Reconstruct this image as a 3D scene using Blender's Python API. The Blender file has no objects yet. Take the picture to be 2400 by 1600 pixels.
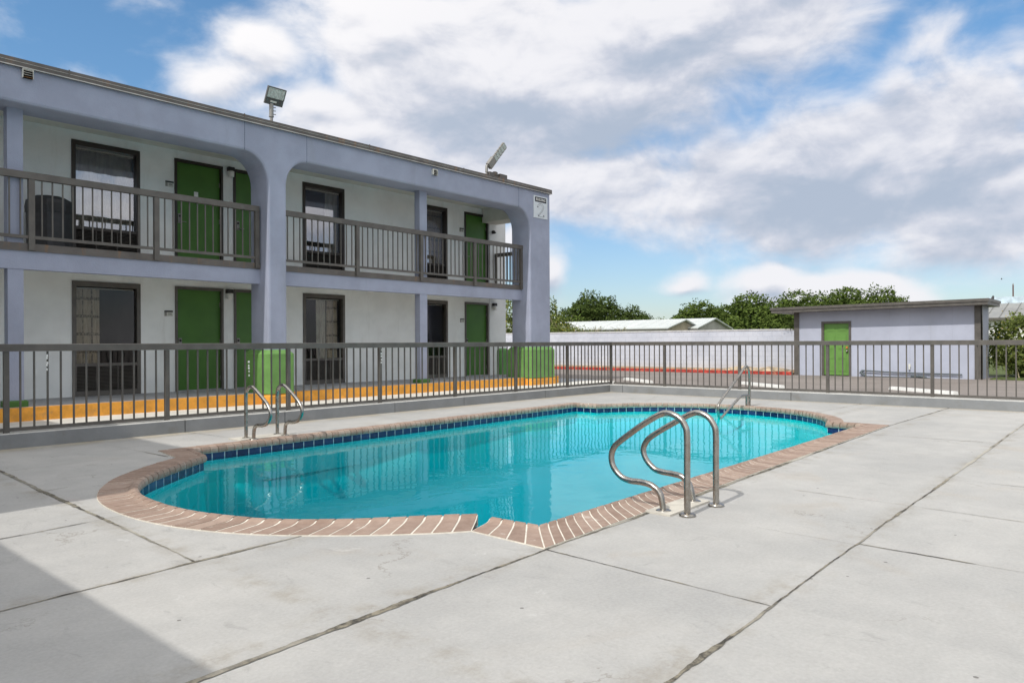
import bpy, bmesh, math, random
from mathutils import Vector, Matrix
from mathutils.geometry import tessellate_polygon
random.seed(7)
SC = bpy.context.scene
COL = SC.collection
# ------------------------------------------------------------------ camera
F, CX, HY, TH, ROLL, EYE = 1726.0, 1200.0, 803.0, math.radians(41.2), 0.0045, 1.2
DV = Vector((math.cos(TH), math.sin(TH), 0)); RV = Vector((math.sin(TH), -math.cos(TH), 0)); UP = Vector((0, 0, 1))
cam = bpy.data.cameras.new('camera'); camo = bpy.data.objects.new('camera', cam); COL.objects.link(camo)
cam.sensor_width = 36; cam.lens = F/2400*36; cam.clip_end = 3000; cam.clip_start = .05
cam.shift_y = (HY-800)/2400
xr = RV*math.cos(ROLL)-UP*math.sin(ROLL); yr = UP*math.cos(ROLL)+RV*math.sin(ROLL)
camo.matrix_world = Matrix(((xr.x, yr.x, -DV.x, 0), (xr.y, yr.y, -DV.y, 0), (xr.z, yr.z, -DV.z, EYE), (0, 0, 0, 1)))
SC.camera = camo
# ------------------------------------------------------------------ light
SUNV = Vector((-.53, -.035, .575)).normalized()       # towards the sun
EL = math.asin(SUNV.z); AZ = math.atan2(SUNV.x, SUNV.y)
sun = bpy.data.lights.new('sun', 'SUN'); suno = bpy.data.objects.new('sun', sun); COL.objects.link(suno)
sun.energy = 2.1; sun.angle = math.radians(.55); sun.color = (1, .955, .88)
suno.rotation_euler = SUNV.to_track_quat('Z', 'Y').to_euler()
W = bpy.data.worlds.new('World'); SC.world = W; W.use_nodes = True
SC.view_settings.view_transform = 'Standard'; SC.view_settings.look = 'None'
SC.view_settings.gamma = 1; SC.view_settings.exposure = 0.46
nt = W.node_tree; nt.nodes.clear()

class G:
    """small helper that writes math nodes"""
    def __init__(s, nt): s.nt = nt
    def n(s, t, **k):
        x = s.nt.nodes.new(t)
        for a, b in k.items(): setattr(x, a, b)
        return x
    def put(s, sock, v):
        if isinstance(v, (int, float)): sock.default_value = v
        elif isinstance(v, tuple):
            sock.default_value = v if len(v) == len(sock.default_value) else (*v, 1)
        else: s.nt.links.new(v, sock)
    def m(s, op, a, b=0, c=0, clamp=False):
        x = s.n('ShaderNodeMath', operation=op, use_clamp=clamp)
        s.put(x.inputs[0], a); s.put(x.inputs[1], b); s.put(x.inputs[2], c)
        return x.outputs[0]
    def v(s, op, a, b=(0, 0, 0)):
        x = s.n('ShaderNodeVectorMath', operation=op); s.put(x.inputs[0], a); s.put(x.inputs[1], b)
        return x.outputs[1] if op in ('DOT_PRODUCT', 'LENGTH') else x.outputs[0]
    def xyz(s, a, b, c):
        x = s.n('ShaderNodeCombineXYZ'); s.put(x.inputs[0], a); s.put(x.inputs[1], b); s.put(x.inputs[2], c); return x.outputs[0]
    def sep(s, v):
        x = s.n('ShaderNodeSeparateXYZ'); s.put(x.inputs[0], v); return x.outputs
    def noise(s, v, scale, det=4, rough=.5, dist=0, lac=2):
        x = s.n('ShaderNodeTexNoise'); s.put(x.inputs['Vector'], v)
        for k, q in (('Scale', scale), ('Detail', det), ('Roughness', rough), ('Distortion', dist), ('Lacunarity', lac)): x.inputs[k].default_value = q
        return x.outputs['Fac']
    def ss(s, v, a, b, c=0, d=1):
        x = s.n('ShaderNodeMapRange', interpolation_type='SMOOTHSTEP'); s.put(x.inputs[0], v)
        x.inputs[1].default_value = a; x.inputs[2].default_value = b; x.inputs[3].default_value = c; x.inputs[4].default_value = d
        return x.outputs[0]
    def mix(s, f, a, b, bt='MIX'):
        x = s.n('ShaderNodeMix', data_type='RGBA', blend_type=bt); s.put(x.inputs[0], f); s.put(x.inputs[6], a); s.put(x.inputs[7], b)
        return x.outputs[2]
    def ramp(s, f, stops):
        x = s.n('ShaderNodeValToRGB'); s.put(x.inputs[0], f); e = x.color_ramp.elements
        while len(e) < len(stops): e.new(.5)
        for i, (p, c) in enumerate(stops): e[i].position = p; e[i].color = (*c, 1)
        return x.outputs[0]

g = G(nt)
sky = g.n('ShaderNodeTexSky', sky_type='NISHITA'); sky.sun_disc = False; sky.sun_elevation = EL; sky.sun_rotation = AZ
sky.altitude = 0; sky.air_density = 1.0; sky.dust_density = .6; sky.ozone_density = 1.6
dirn = g.n('ShaderNodeTexCoord').outputs['Generated']
a_ = g.v('DOT_PRODUCT', dirn, tuple(RV)); b_ = g.v('DOT_PRODUCT', dirn, tuple(DV)); c_ = g.sep(dirn)[2]
PHI = g.m('ARCTAN2', a_, b_)
VV = g.m('DIVIDE', c_, g.m('SQRT', g.m('ADD', g.m('ADD', g.m('MULTIPLY', a_, a_), g.m('MULTIPLY', b_, b_)), .002)))
def cloudfield(dv):
    """cloud density over azimuth and elevation; dv lifts the sample point"""
    vv = g.m('ADD', VV, dv) if dv else VV
    p = g.xyz(PHI, g.m('MULTIPLY', vv, 1.5), 0.3)
    w1 = g.noise(p, 3.3, 3, .55); w2 = g.noise(g.v('ADD', p, (5.2, 1.3, 2.7)), 3.3, 3, .55)
    u = g.m('ADD', PHI, g.m('MULTIPLY', g.m('SUBTRACT', w1, .5), .16)); v = g.m('ADD', vv, g.m('MULTIPLY', g.m('SUBTRACT', w2, .5), .10))
    D = None
    for (px, py, rx, ry, am) in BL:
        ph = math.atan((px*S_-CX)/F); pv = (HY-py*S_)/F*math.cos(ph)
        e = g.m('SUBTRACT', 1, g.m('SQRT', g.m('ADD', g.m('POWER', g.m('MULTIPLY', g.m('SUBTRACT', u, ph), F/(rx*S_)/math.cos(ph)), 2),
                                             g.m('POWER', g.m('MULTIPLY', g.m('SUBTRACT', v, pv), F/(ry*S_)/math.cos(ph)), 2))))
        e = g.m('MULTIPLY', g.m('MAXIMUM', e, -1), am)
        D = e if D is None else g.m('SMOOTH_MAX', D, e, .12)
    # the rest of the dome: broken cloud all round
    rest = g.m('MULTIPLY', g.m('SUBTRACT', g.noise(g.xyz(PHI, vv, 4.0), 1.6, 3, .5), .38), 2.0)
    far = g.ss(g.m('MAXIMUM', g.m('MULTIPLY', g.m('SUBTRACT', g.m('ABSOLUTE', PHI), .66), 3), g.m('MULTIPLY', g.m('SUBTRACT', vv, .52), 4)), 0, 1)
    D = g.m('ADD', g.m('MULTIPLY', D, g.m('SUBTRACT', 1, far)), g.m('MULTIPLY', rest, far))
    n1 = g.noise(p, 9, 9, .56, .25)
    return g.m('ADD', D, g.m('MULTIPLY', g.m('SUBTRACT', n1, .5), 1.0)), n1
S_ = 2400/2352
BL = [(1210, 190, 590, 270, 1), (930, 70, 300, 160, .8), (1560, 60, 480, 190, .95), (1850, 440, 480, 190, 1.05), (2160, 360, 240, 260, .95), (2230, 500, 330, 150, .9),
      (1330, 400, 460, 110, .75), (1000, 330, 220, 110, .45), (1900, 680, 250, 90, 1.1), (1730, 645, 90, 60, .7), (2010, 660, 130, 70, .8), (1560, 645, 80, 30, .45), (1262, 640, 60, 80, .7),
      (500, 185, 130, 90, .55), (740, 250, 220, 110, .55), (600, 110, 170, 90, .5), (900, 330, 260, 110, .7), (2110, 110, 90, 120, .4), (2330, 150, 60, 60, .3), (620, 235, 90, 60, .4), (300, 330, 1, 1, .1), (1190, 560, 60, 60, .8)]
D0, n0 = cloudfield(0)
D1, n1_ = cloudfield(.018)
alpha = g.ss(D0, -.14, .40)
lit = g.m('ADD', .5, g.m('MULTIPLY', g.m('SUBTRACT', D0, D1), 1.5))
p0 = g.xyz(PHI, g.m('MULTIPLY', VV, 2.6), 1.7)
big = g.noise(p0, 3.2, 5, .5, .3)
sh = g.ss(g.m('ADD', g.m('ADD', g.m('MULTIPLY', lit, .42), g.m('MULTIPLY', big, .75)), g.m('MULTIPLY', g.m('SUBTRACT', .35, D0), .18)), .36, .70)
ccol = g.ramp(sh, [(0, (.33, .38, .465)), (.45, (.465, .485, .55)), (1, (.66, .655, .68))])
sun_side_fill = g.ss(g.v('DOT_PRODUCT', dirn, tuple(SUNV)), -.35, .85)      # unseen cloud round the sun, brightened and warmed to lift the shade
ccol = g.mix(sun_side_fill, ccol, (1.30, 1.22, 1.08))
skyc = g.mix(1.0, sky.outputs[0], g.mix(g.ss(VV, 0, .42), (.76, .82, .93), (.80, 1.10, 1.22)), 'MULTIPLY')
bgs = g.n('ShaderNodeBackground'); g.put(bgs.inputs[0], skyc); bgs.inputs[1].default_value = .094
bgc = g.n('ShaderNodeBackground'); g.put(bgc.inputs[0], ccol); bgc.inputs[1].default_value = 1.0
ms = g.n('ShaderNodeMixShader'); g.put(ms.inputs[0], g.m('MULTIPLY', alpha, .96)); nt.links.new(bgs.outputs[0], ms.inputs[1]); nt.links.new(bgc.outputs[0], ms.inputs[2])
out = g.n('ShaderNodeOutputWorld'); nt.links.new(ms.outputs[0], out.inputs[0])

# ------------------------------------------------------------------ materials
def lin(r, g_, b): return tuple(((c/255)/12.92 if c <= 10 else ((c/255+.055)/1.055)**2.4) for c in (r, g_, b))
MATS = {}
def mat(name, col, rough=.6, metal=0, var=.12, vs=3, bump=0, bs=60, spec=.5, col2=None, stain=None, det=5, streak=False):
    """procedural principled: base colour broken by noise, optional stains and bump"""
    if name in MATS: return MATS[name]
    m = bpy.data.materials.new(name); m.use_nodes = True; t = m.node_tree; q = G(t)
    B = t.nodes['Principled BSDF']; co = q.n('ShaderNodeTexCoord').outputs['Object']
    n = q.noise(co, vs, det, .6)
    c2 = col2 or tuple(c*(1-2.2*var) for c in col); c1 = tuple(min(1, c*(1+var)) for c in col)
    c = q.mix(q.ss(n, .3, .7), c2, c1)
    if stain:
        sc_, amt, scol = stain
        c = q.mix(q.m('MULTIPLY', q.ss(q.noise(q.v('MULTIPLY', co, (1, 1, .16)) if streak else co, sc_, 6, .65), .54, .72), amt), c, scol)
    q.put(B.inputs['Base Color'], c); B.inputs['Roughness'].default_value = rough; B.inputs['Metallic'].default_value = metal
    B.inputs['Specular IOR Level'].default_value = spec
    if bump:
        b = q.n('ShaderNodeBump'); b.inputs['Strength'].default_value = bump; b.inputs['Distance'].default_value = .01
        q.put(b.inputs['Height'], q.noise(co, bs, 3, .6)); t.links.new(b.outputs[0], B.inputs['Normal'])
    MATS[name] = m; return m
stucco = mat('blue_stucco', (.322, .350, .452), .85, var=.05, vs=1.3, bump=.5, bs=45, spec=.2, streak=True, stain=(3.2, .30, (.25, .27, .31)))
whitewall = mat('white_stucco', (.80, .82, .82), .85, var=.05, vs=1, bump=.35, bs=60, spec=.2, streak=True, stain=(3.5, .25, (.50, .50, .47)))
soffit = mat('soffit_paint', (.66, .65, .60), .9, var=.03)
brown = mat('brown_grey_paint', (.105, .095, .085), .45, var=.10, vs=5, bump=.06, bs=30)
browndark = mat('dark_brown_frame', (.030, .023, .019), .45, var=.1, vs=6)
fascia = mat('brown_fascia', (.11, .098, .09), .6, var=.1, vs=3, streak=True, stain=(7, .7, (.21, .11, .05)))
green = mat('green_door_paint', (.058, .165, .022), .5, var=.06, vs=2, bump=.05, bs=20)
lgreen = mat('green_base_paint', (.14, .30, .075), .65, var=.08, vs=3, bump=.35, bs=50)
shedgreen = mat('bright_green_paint', (.125, .27, .055), .5, var=.05, vs=3)
yellow = mat('yellow_kerb_paint', (.80, .36, .045), .7, var=.10, vs=5, bump=.3, bs=25, stain=(6, .5, (.34, .20, .10)))
redp = mat('red_kerb_paint', (.46, .05, .035), .7, var=.25, vs=8, stain=(2, .9, (.40, .22, .14)))
kerbgrey = mat('grey_kerb_paint', (.235, .245, .255), .75, var=.06, vs=2, bump=.3, bs=30, stain=(3, .35, (.17, .15, .12)))
kerbtop = mat('pale_kerb_top', (.55, .545, .52), .8, var=.08, vs=5, stain=(6, .3, (.30, .22, .15)))
darkline = mat('dark_gap', (.03, .028, .025), .9)
walk = mat('walkway_concrete', (.34, .35, .37), .85, var=.1, vs=3)
street = mat('pale_street_concrete', (.66, .64, .59), .85, var=.07, vs=1.5, stain=(1.2, .35, (.42, .38, .33)))
white = mat('white_paint', (.78, .78, .76), .6, var=.04, vs=4)
offwhite = mat('offwhite_plastic', (.6, .6, .56), .5, var=.04)
black = mat('black_plastic', (.012, .012, .013), .45)
gal = mat('grey_metal_lamp', (.26, .25, .235), .45, metal=.3, var=.08, vs=8)
trash_m = mat('black_pebbled_plastic', (.022, .023, .028), .5, var=.15, vs=10)
shedwall = mat('shed_siding', (.42, .445, .54), .8, var=.04, vs=1.2, bump=.2, bs=40, streak=True, stain=(3, .25, (.38, .40, .45)))
lens_m = mat('lamp_lens', (.45, .50, .48), .25, var=.15, vs=30)
tileroof = mat('white_metal_roof', (.56, .59, .58), .5, var=.04, vs=1, stain=(1, .2, (.55, .55, .5)))
tan = mat('tan_siding', (.42, .36, .27), .8, var=.1, vs=2)
greysid = mat('grey_siding', (.42, .41, .38), .8, var=.1, vs=2)
greyroof = mat('grey_metal_roof', (.27, .27, .26), .5, var=.08, vs=1)
brownroof = mat('brown_shingle_roof', (.20, .15, .11), .9, var=.15, vs=4)
bark = mat('bark', (.10, .085, .065), .95, var=.25, vs=12, bump=.5, bs=30)
asph_stop = white

def steel_mat():
    m = bpy.data.materials.new('brushed_steel'); m.use_nodes = True; t = m.node_tree; q = G(t); B = t.nodes['Principled BSDF']
    co = q.n('ShaderNodeTexCoord').outputs['Object']
    n = q.noise(co, 14, 5, .7)
    q.put(B.inputs['Base Color'], q.mix(q.ss(n, .4, .75), (.40, .385, .36), (.30, .265, .225)))
    B.inputs['Metallic'].default_value = 1
    q.put(B.inputs['Roughness'], q.ss(q.noise(co, 25, 4, .6), .3, .7, .20, .36))
    return m
steel = steel_mat()

def concrete_mat():
    m = bpy.data.materials.new('deck_concrete'); m.use_nodes = True; t = m.node_tree; q = G(t); B = t.nodes['Principled BSDF']
    co = q.n('ShaderNodeTexCoord').outputs['Object']; x, y, z = q.sep(co)
    c = q.mix(q.ss(q.noise(co, .9, 6, .6), .3, .7), (.365, .363, .355), (.455, .447, .43))
    c = q.mix(q.m('MULTIPLY', q.ss(q.noise(co, 1.3, 3, .5, .6), .60, .74), .34), c, (.38, .32, .25))   # tan blotches
    c = q.mix(q.m('MULTIPLY', q.ss(q.noise(q.v('ADD', co, (9, 4, 0)), 1.7, 4, .6, .6), .66, .76), .25), c, (.44, .32, .30))  # pink blotches
    c = q.mix(q.ss(q.noise(q.v('ADD', co, (5, 1, 0)), 3.6, 7, .68, .4), .38, .64), q.mix(.16, c, (.22, .215, .21)), c)
    gt = lambda v_, a: q.m('GREATER_THAN', v_, a)
    row = q.m('ADD', q.m('ADD', gt(y, 1.35), gt(y, 2.72)), q.m('ADD', gt(y, 3.95), gt(y, 9)))
    colm = q.m('ADD', q.m('ADD', gt(x, 1.95), gt(x, 3.32)), q.m('ADD', gt(x, 4.62), q.m('ADD', gt(x, 7.36), gt(x, 12.3))))
    wn_ = q.n('ShaderNodeTexWhiteNoise'); q.put(wn_.inputs[0], q.xyz(row, colm, 3))
    c = q.mix(.11, c, q.mix(wn_.outputs[0], (.22, .22, .22), (.62, .60, .56)))
    near = None
    for v_, a in ((y, 1.36), (y, 2.70), (y, 3.97), (x, 1.95)):
        d_ = q.m('ABSOLUTE', q.m('SUBTRACT', v_, a)); near = d_ if near is None else q.m('MINIMUM', near, d_)
    c = q.mix(q.m('MULTIPLY', q.ss(near, .0, .16, 1, 0), q.ss(q.noise(co, 4, 6, .7), .42, .66, 0, .55)), c, (.25, .22, .17))
    st = q.noise(q.v('MULTIPLY', q.v('ADD', co, (2, 7, 0)), (3.0, 1.4, 1)), 1.9, 9, .74, 1.4)   # trowel scuffs
    c = q.mix(q.m('MULTIPLY', q.ss(st, .565, .69), .42), c, (.22, .217, .21))
    fn = q.noise(co, 55, 6, .7)
    c = q.mix(q.ss(fn, .2, .8, 0, 1), q.mix(.11, c, (.18, .18, .18)), q.mix(.14, c, (.75, .75, .75)))
    vo = q.n('ShaderNodeTexVoronoi', feature='F1'); q.put(vo.inputs['Vector'], co); vo.inputs['Scale'].default_value = 5.5
    sp = q.m('MULTIPLY', q.m('LESS_THAN', vo.outputs['Distance'], .055), q.m('GREATER_THAN', q.sep(vo.outputs['Color'])[0], .72))
    c = q.mix(q.m('MULTIPLY', sp, .7), c, (.10, .09, .085))
    # hairline cracks
    cr = q.n('ShaderNodeTexVoronoi', feature='DISTANCE_TO_EDGE')
    q.put(cr.inputs['Vector'], q.v('ADD', co, q.v('MULTIPLY', q.xyz(q.noise(co, 2.2, 5, .7), q.noise(q.v('ADD', co, (3, 3, 3)), 2.2, 5, .7), 0), (.9, .9, 0)))); cr.inputs['Scale'].default_value = .42
    ck = q.m('MULTIPLY', q.ss(cr.outputs['Distance'], .0015, .005, 1, 0), q.ss(q.noise(q.v('ADD', co, (1, 8, 0)), 1.3, 2, .5), .52, .62))
    c = q.mix(q.m('MULTIPLY', ck, .45), c, (.2, .18, .15))
    # lime marks beside the coping
    wn = q.m('MULTIPLY', q.ss(q.noise(q.v('ADD', co, (4, 4, 0)), 2.2, 6, .72, .5), .66, .70), .35)
    c = q.mix(wn, c, (.60, .60, .59))
    # dirt collecting along the kerbs
    dk = q.m('MAXIMUM', q.ss(y, 9.55, 9.98), q.ss(x, 14.6, 15.05))
    dk = q.m('MULTIPLY', dk, q.ss(q.noise(co, 3, 5, .6), .3, .6, .2, .75))
    c = q.mix(dk, c, (.36, .31, .22))
    q.put(B.inputs['Base Color'], c); B.inputs['Roughness'].default_value = .85; B.inputs['Specular IOR Level'].default_value = .25
    b = q.n('ShaderNodeBump'); b.inputs['Strength'].default_value = .45; b.inputs['Distance'].default_value = .006
    q.put(b.inputs['Height'], q.m('ADD', q.m('MULTIPLY', fn, .7), q.noise(co, 9, 6, .65))); t.links.new(b.outputs[0], B.inputs['Normal'])
    return m
deckm = concrete_mat()
def joint_mat():
    m = bpy.data.materials.new('deck_joint_filler'); m.use_nodes = True; t = m.node_tree; q = G(t); B = t.nodes['Principled BSDF']
    co = q.n('ShaderNodeTexCoord').outputs['Object']
    c = q.mix(q.ss(q.noise(co, 7, 6, .75), .38, .62), (.035, .032, .028), (.26, .235, .18))
    c = q.mix(q.ss(q.noise(co, 1.1, 3, .5), .5, .66), c, (.40, .38, .33))
    q.put(B.inputs['Base Color'], c); B.inputs['Roughness'].default_value = .95
    return m
jointm = joint_mat()
def asphalt_mat():
    m = bpy.data.materials.new('asphalt'); m.use_nodes = True; t = m.node_tree; q = G(t); B = t.nodes['Principled BSDF']
    co = q.n('ShaderNodeTexCoord').outputs['Object']
    c = q.mix(q.ss(q.noise(co, .5, 6, .65), .3, .7), (.165, .135, .118), (.235, .20, .18))
    c = q.mix(q.m('MULTIPLY', q.ss(q.noise(q.v('MULTIPLY', co, (4, .35, 1)), .9, 5, .6), .52, .7), .4), c, (.29, .26, .24))
    c = q.mix(q.ss(q.noise(co, 45, 4, .7), .2, .8), q.mix(.25, c, (.05, .05, .05)), q.mix(.15, c, (.6, .58, .55)))
    q.put(B.inputs['Base Color'], c); B.inputs['Roughness'].default_value = .9
    return m
asph = asphalt_mat()
dirt = mat('dry_dirt', (.38, .24, .13), .95, var=.25, vs=2.5, bump=.6, bs=12, stain=(1.5, .6, (.45, .42, .36)))
grassm = mat('short_grass', (.09, .12, .025), .95, var=.3, vs=6, bump=.8, bs=40)

def water_mat():
    m = bpy.data.materials.new('pool_water'); m.use_nodes = True; t = m.node_tree; t.nodes.clear(); q = G(t)
    co = q.n('ShaderNodeTexCoord').outputs['Object']
    tr = q.n('ShaderNodeBsdfTransparent'); tr.inputs[0].default_value = (.04, .95, .96, 1)
    gl = q.n('ShaderNodeBsdfGlossy'); gl.inputs[0].default_value = (.76, .98, 1, 1); gl.inputs['Roughness'].default_value = .008
    b = q.n('ShaderNodeBump'); b.inputs['Strength'].default_value = .07; b.inputs['Distance'].default_value = .05
    h = q.m('ADD', q.noise(q.v('MULTIPLY', co, (1, 1.3, 1)), 2.1, 3, .5, .6), q.m('MULTIPLY', q.noise(co, 8, 3, .5, .4), .10))
    q.put(b.inputs['Height'], h)
    fr = q.n('ShaderNodeFresnel'); fr.inputs[0].default_value = 1.33
    t.links.new(b.outputs[0], gl.inputs['Normal']); t.links.new(b.outputs[0], fr.inputs['Normal'])
    mx = q.n('ShaderNodeMixShader'); q.put(mx.inputs[0], q.m('MULTIPLY', fr.outputs[0], .92, clamp=True))
    t.links.new(tr.outputs[0], mx.inputs[1]); t.links.new(gl.outputs[0], mx.inputs[2])
    o = q.n('ShaderNodeOutputMaterial'); va = q.n('ShaderNodeVolumeAbsorption'); va.inputs[0].default_value = (.01, .765, .82, 1); va.inputs[1].default_value = WDENS; t.links.new(va.outputs[0], o.inputs[1])
    t.links.new(mx.outputs[0], o.inputs[0]); return m
WDENS = .70
waterm = water_mat()
plaster = mat('pool_plaster', (.45, .90, .90), .8, var=.03, vs=.6)
def pane_mat(name, gloss):
    m = bpy.data.materials.new(name); m.use_nodes = True; t = m.node_tree; t.nodes.clear(); q = G(t)
    tr = q.n('ShaderNodeBsdfTransparent'); tr.inputs[0].default_value = (.80, .80, .78, 1)
    gl = q.n('ShaderNodeBsdfGlossy'); gl.inputs[0].default_value = (.95, .95, 1, 1); gl.inputs['Roughness'].default_value = .02
    co = q.n('ShaderNodeTexCoord').outputs['Object']
    b = q.n('ShaderNodeBump'); b.inputs['Strength'].default_value = .06; b.inputs['Distance'].default_value = .05; q.put(b.inputs['Height'], q.noise(co, 1.4, 2, .5))
    t.links.new(b.outputs[0], gl.inputs['Normal'])
    mx = q.n('ShaderNodeMixShader'); mx.inputs[0].default_value = gloss
    t.links.new(tr.outputs[0], mx.inputs[1]); t.links.new(gl.outputs[0], mx.inputs[2])
    o = q.n('ShaderNodeOutputMaterial'); t.links.new(mx.outputs[0], o.inputs[0]); return m
panem = pane_mat('tinted_glass', .27); clearm = pane_mat('clear_glass', .028)
def tile_mat():
    m = bpy.data.materials.new('navy_waterline_tile'); m.use_nodes = True; t = m.node_tree; q = G(t); B = t.nodes['Principled BSDF']
    uv = q.n('ShaderNodeUVMap').outputs[0]; x, y, z = q.sep(uv)
    fx = q.m('FRACT', q.m('DIVIDE', x, .155)); fy = q.m('FRACT', q.m('DIVIDE', q.m('ADD', y, .205), .155))
    gx = q.m('MAXIMUM', q.m('LESS_THAN', fx, .06), q.m('LESS_THAN', fy, .06))
    cell = q.xyz(q.m('FLOOR', q.m('DIVIDE', x, .155)), q.m('FLOOR', q.m('DIVIDE', y, .155)), 0)
    wn = q.n('ShaderNodeTexWhiteNoise'); q.put(wn.inputs[0], cell)
    c = q.mix(wn.outputs[0], (.004, .012, .060), (.014, .038, .125))
    c = q.mix(q.m('MULTIPLY', q.ss(q.noise(uv, 9, 4, .6), .5, .7), .35), c, (.05, .10, .22))
    c = q.mix(gx, c, (.50, .58, .62))
    q.put(B.inputs['Base Color'], c); B.inputs['Roughness'].default_value = .25; return m
tilem = tile_mat()
def brick_mat():
    m = bpy.data.materials.new('pink_brown_brick'); m.use_nodes = True; t = m.node_tree; q = G(t); B = t.nodes['Principled BSDF']
    at = q.n('ShaderNodeAttribute', attribute_name='rnd').outputs['Fac']; co = q.n('ShaderNodeTexCoord').outputs['Object']
    c = q.ramp(at, [(0, (.24, .165, .125)), (.5, (.30, .212, .165)), (1, (.37, .275, .22))])
    c = q.mix(q.ss(q.noise(co, 14, 6, .7), .3, .75), q.mix(.2, c, (.20, .13, .11)), q.mix(.22, c, (.55, .44, .38)))
    c = q.mix(q.m('MULTIPLY', q.ss(q.noise(co, 5, 6, .7), .60, .70), .45), c, (.62, .56, .50))
    q.put(B.inputs['Base Color'], c); B.inputs['Roughness'].default_value = .8
    b = q.n('ShaderNodeBump'); b.inputs['Strength'].default_value = .3; b.inputs['Distance'].default_value = .005
    q.put(b.inputs['Height'], q.noise(co, 60, 4, .7)); t.links.new(b.outputs[0], B.inputs['Normal']); return m
brickm = brick_mat()
mortar = mat('cream_mortar', (.72, .68, .60), .9, var=.08, vs=10, stain=(4, .4, (.45, .38, .32)))
def leaf_mat(name, a, b, fl=None):
    m = bpy.data.materials.new(name); m.use_nodes = True; t = m.node_tree; t.nodes.clear(); q = G(t)
    at = q.n('ShaderNodeAttribute', attribute_name='rnd').outputs['Fac']
    st = [(0, a), (.90, b)] + ([(.905, fl), (1, fl)] if fl else [(1, b)])
    c = q.ramp(at, st)
    d = q.n('ShaderNodeBsdfDiffuse'); q.put(d.inputs[0], c); tr = q.n('ShaderNodeBsdfTranslucent'); q.put(tr.inputs[0], c)
    mx = q.n('ShaderNodeMixShader'); mx.inputs[0].default_value = .3; t.links.new(d.outputs[0], mx.inputs[1]); t.links.new(tr.outputs[0], mx.inputs[2])
    o = q.n('ShaderNodeOutputMaterial'); t.links.new(mx.outputs[0], o.inputs[0]); return m
leafA = leaf_mat('oak_leaves', (.034, .058, .017), (.13, .175, .05))
leafB = leaf_mat('bright_leaves', (.042, .072, .018), (.155, .21, .052))
leafC = leaf_mat('vine_leaves', (.06, .09, .022), (.25, .29, .09), (.85, .60, .03))
def curtain_mat(name, a, b, plaid):
    m = bpy.data.materials.new(name); m.use_nodes = True; t = m.node_tree; q = G(t); B = t.nodes['Principled BSDF']
    x, y, z = q.sep(q.n('ShaderNodeTexCoord').outputs['Object'])
    c = q.mix(q.ss(q.noise(q.xyz(x, 0, q.m('MULTIPLY', z, .2)), 20, 3, .6), .3, .7), a, b)
    if plaid:
        s1 = q.m('LESS_THAN', q.m('FRACT', q.m('MULTIPLY', z, 2.9)), .16); s2 = q.m('LESS_THAN', q.m('FRACT', q.m('MULTIPLY', x, 6.1)), .14)
        c = q.mix(q.m('MULTIPLY', q.m('MAXIMUM', s1, s2), q.ss(q.noise(q.xyz(x, y, z), 25, 2, .5), .35, .6, .2, .75)), c, (.05, .035, .03))
    q.put(B.inputs['Base Color'], c); B.inputs['Roughness'].default_value = .95; return m
plaidm = curtain_mat('plaid_curtain', (.46, .40, .32), (.68, .60, .50), True)
sheerm = curtain_mat('pale_curtain', (.50, .48, .45), (.78, .76, .72), False)
roomm = mat('dark_room', (.045, .04, .038), .9)

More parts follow.
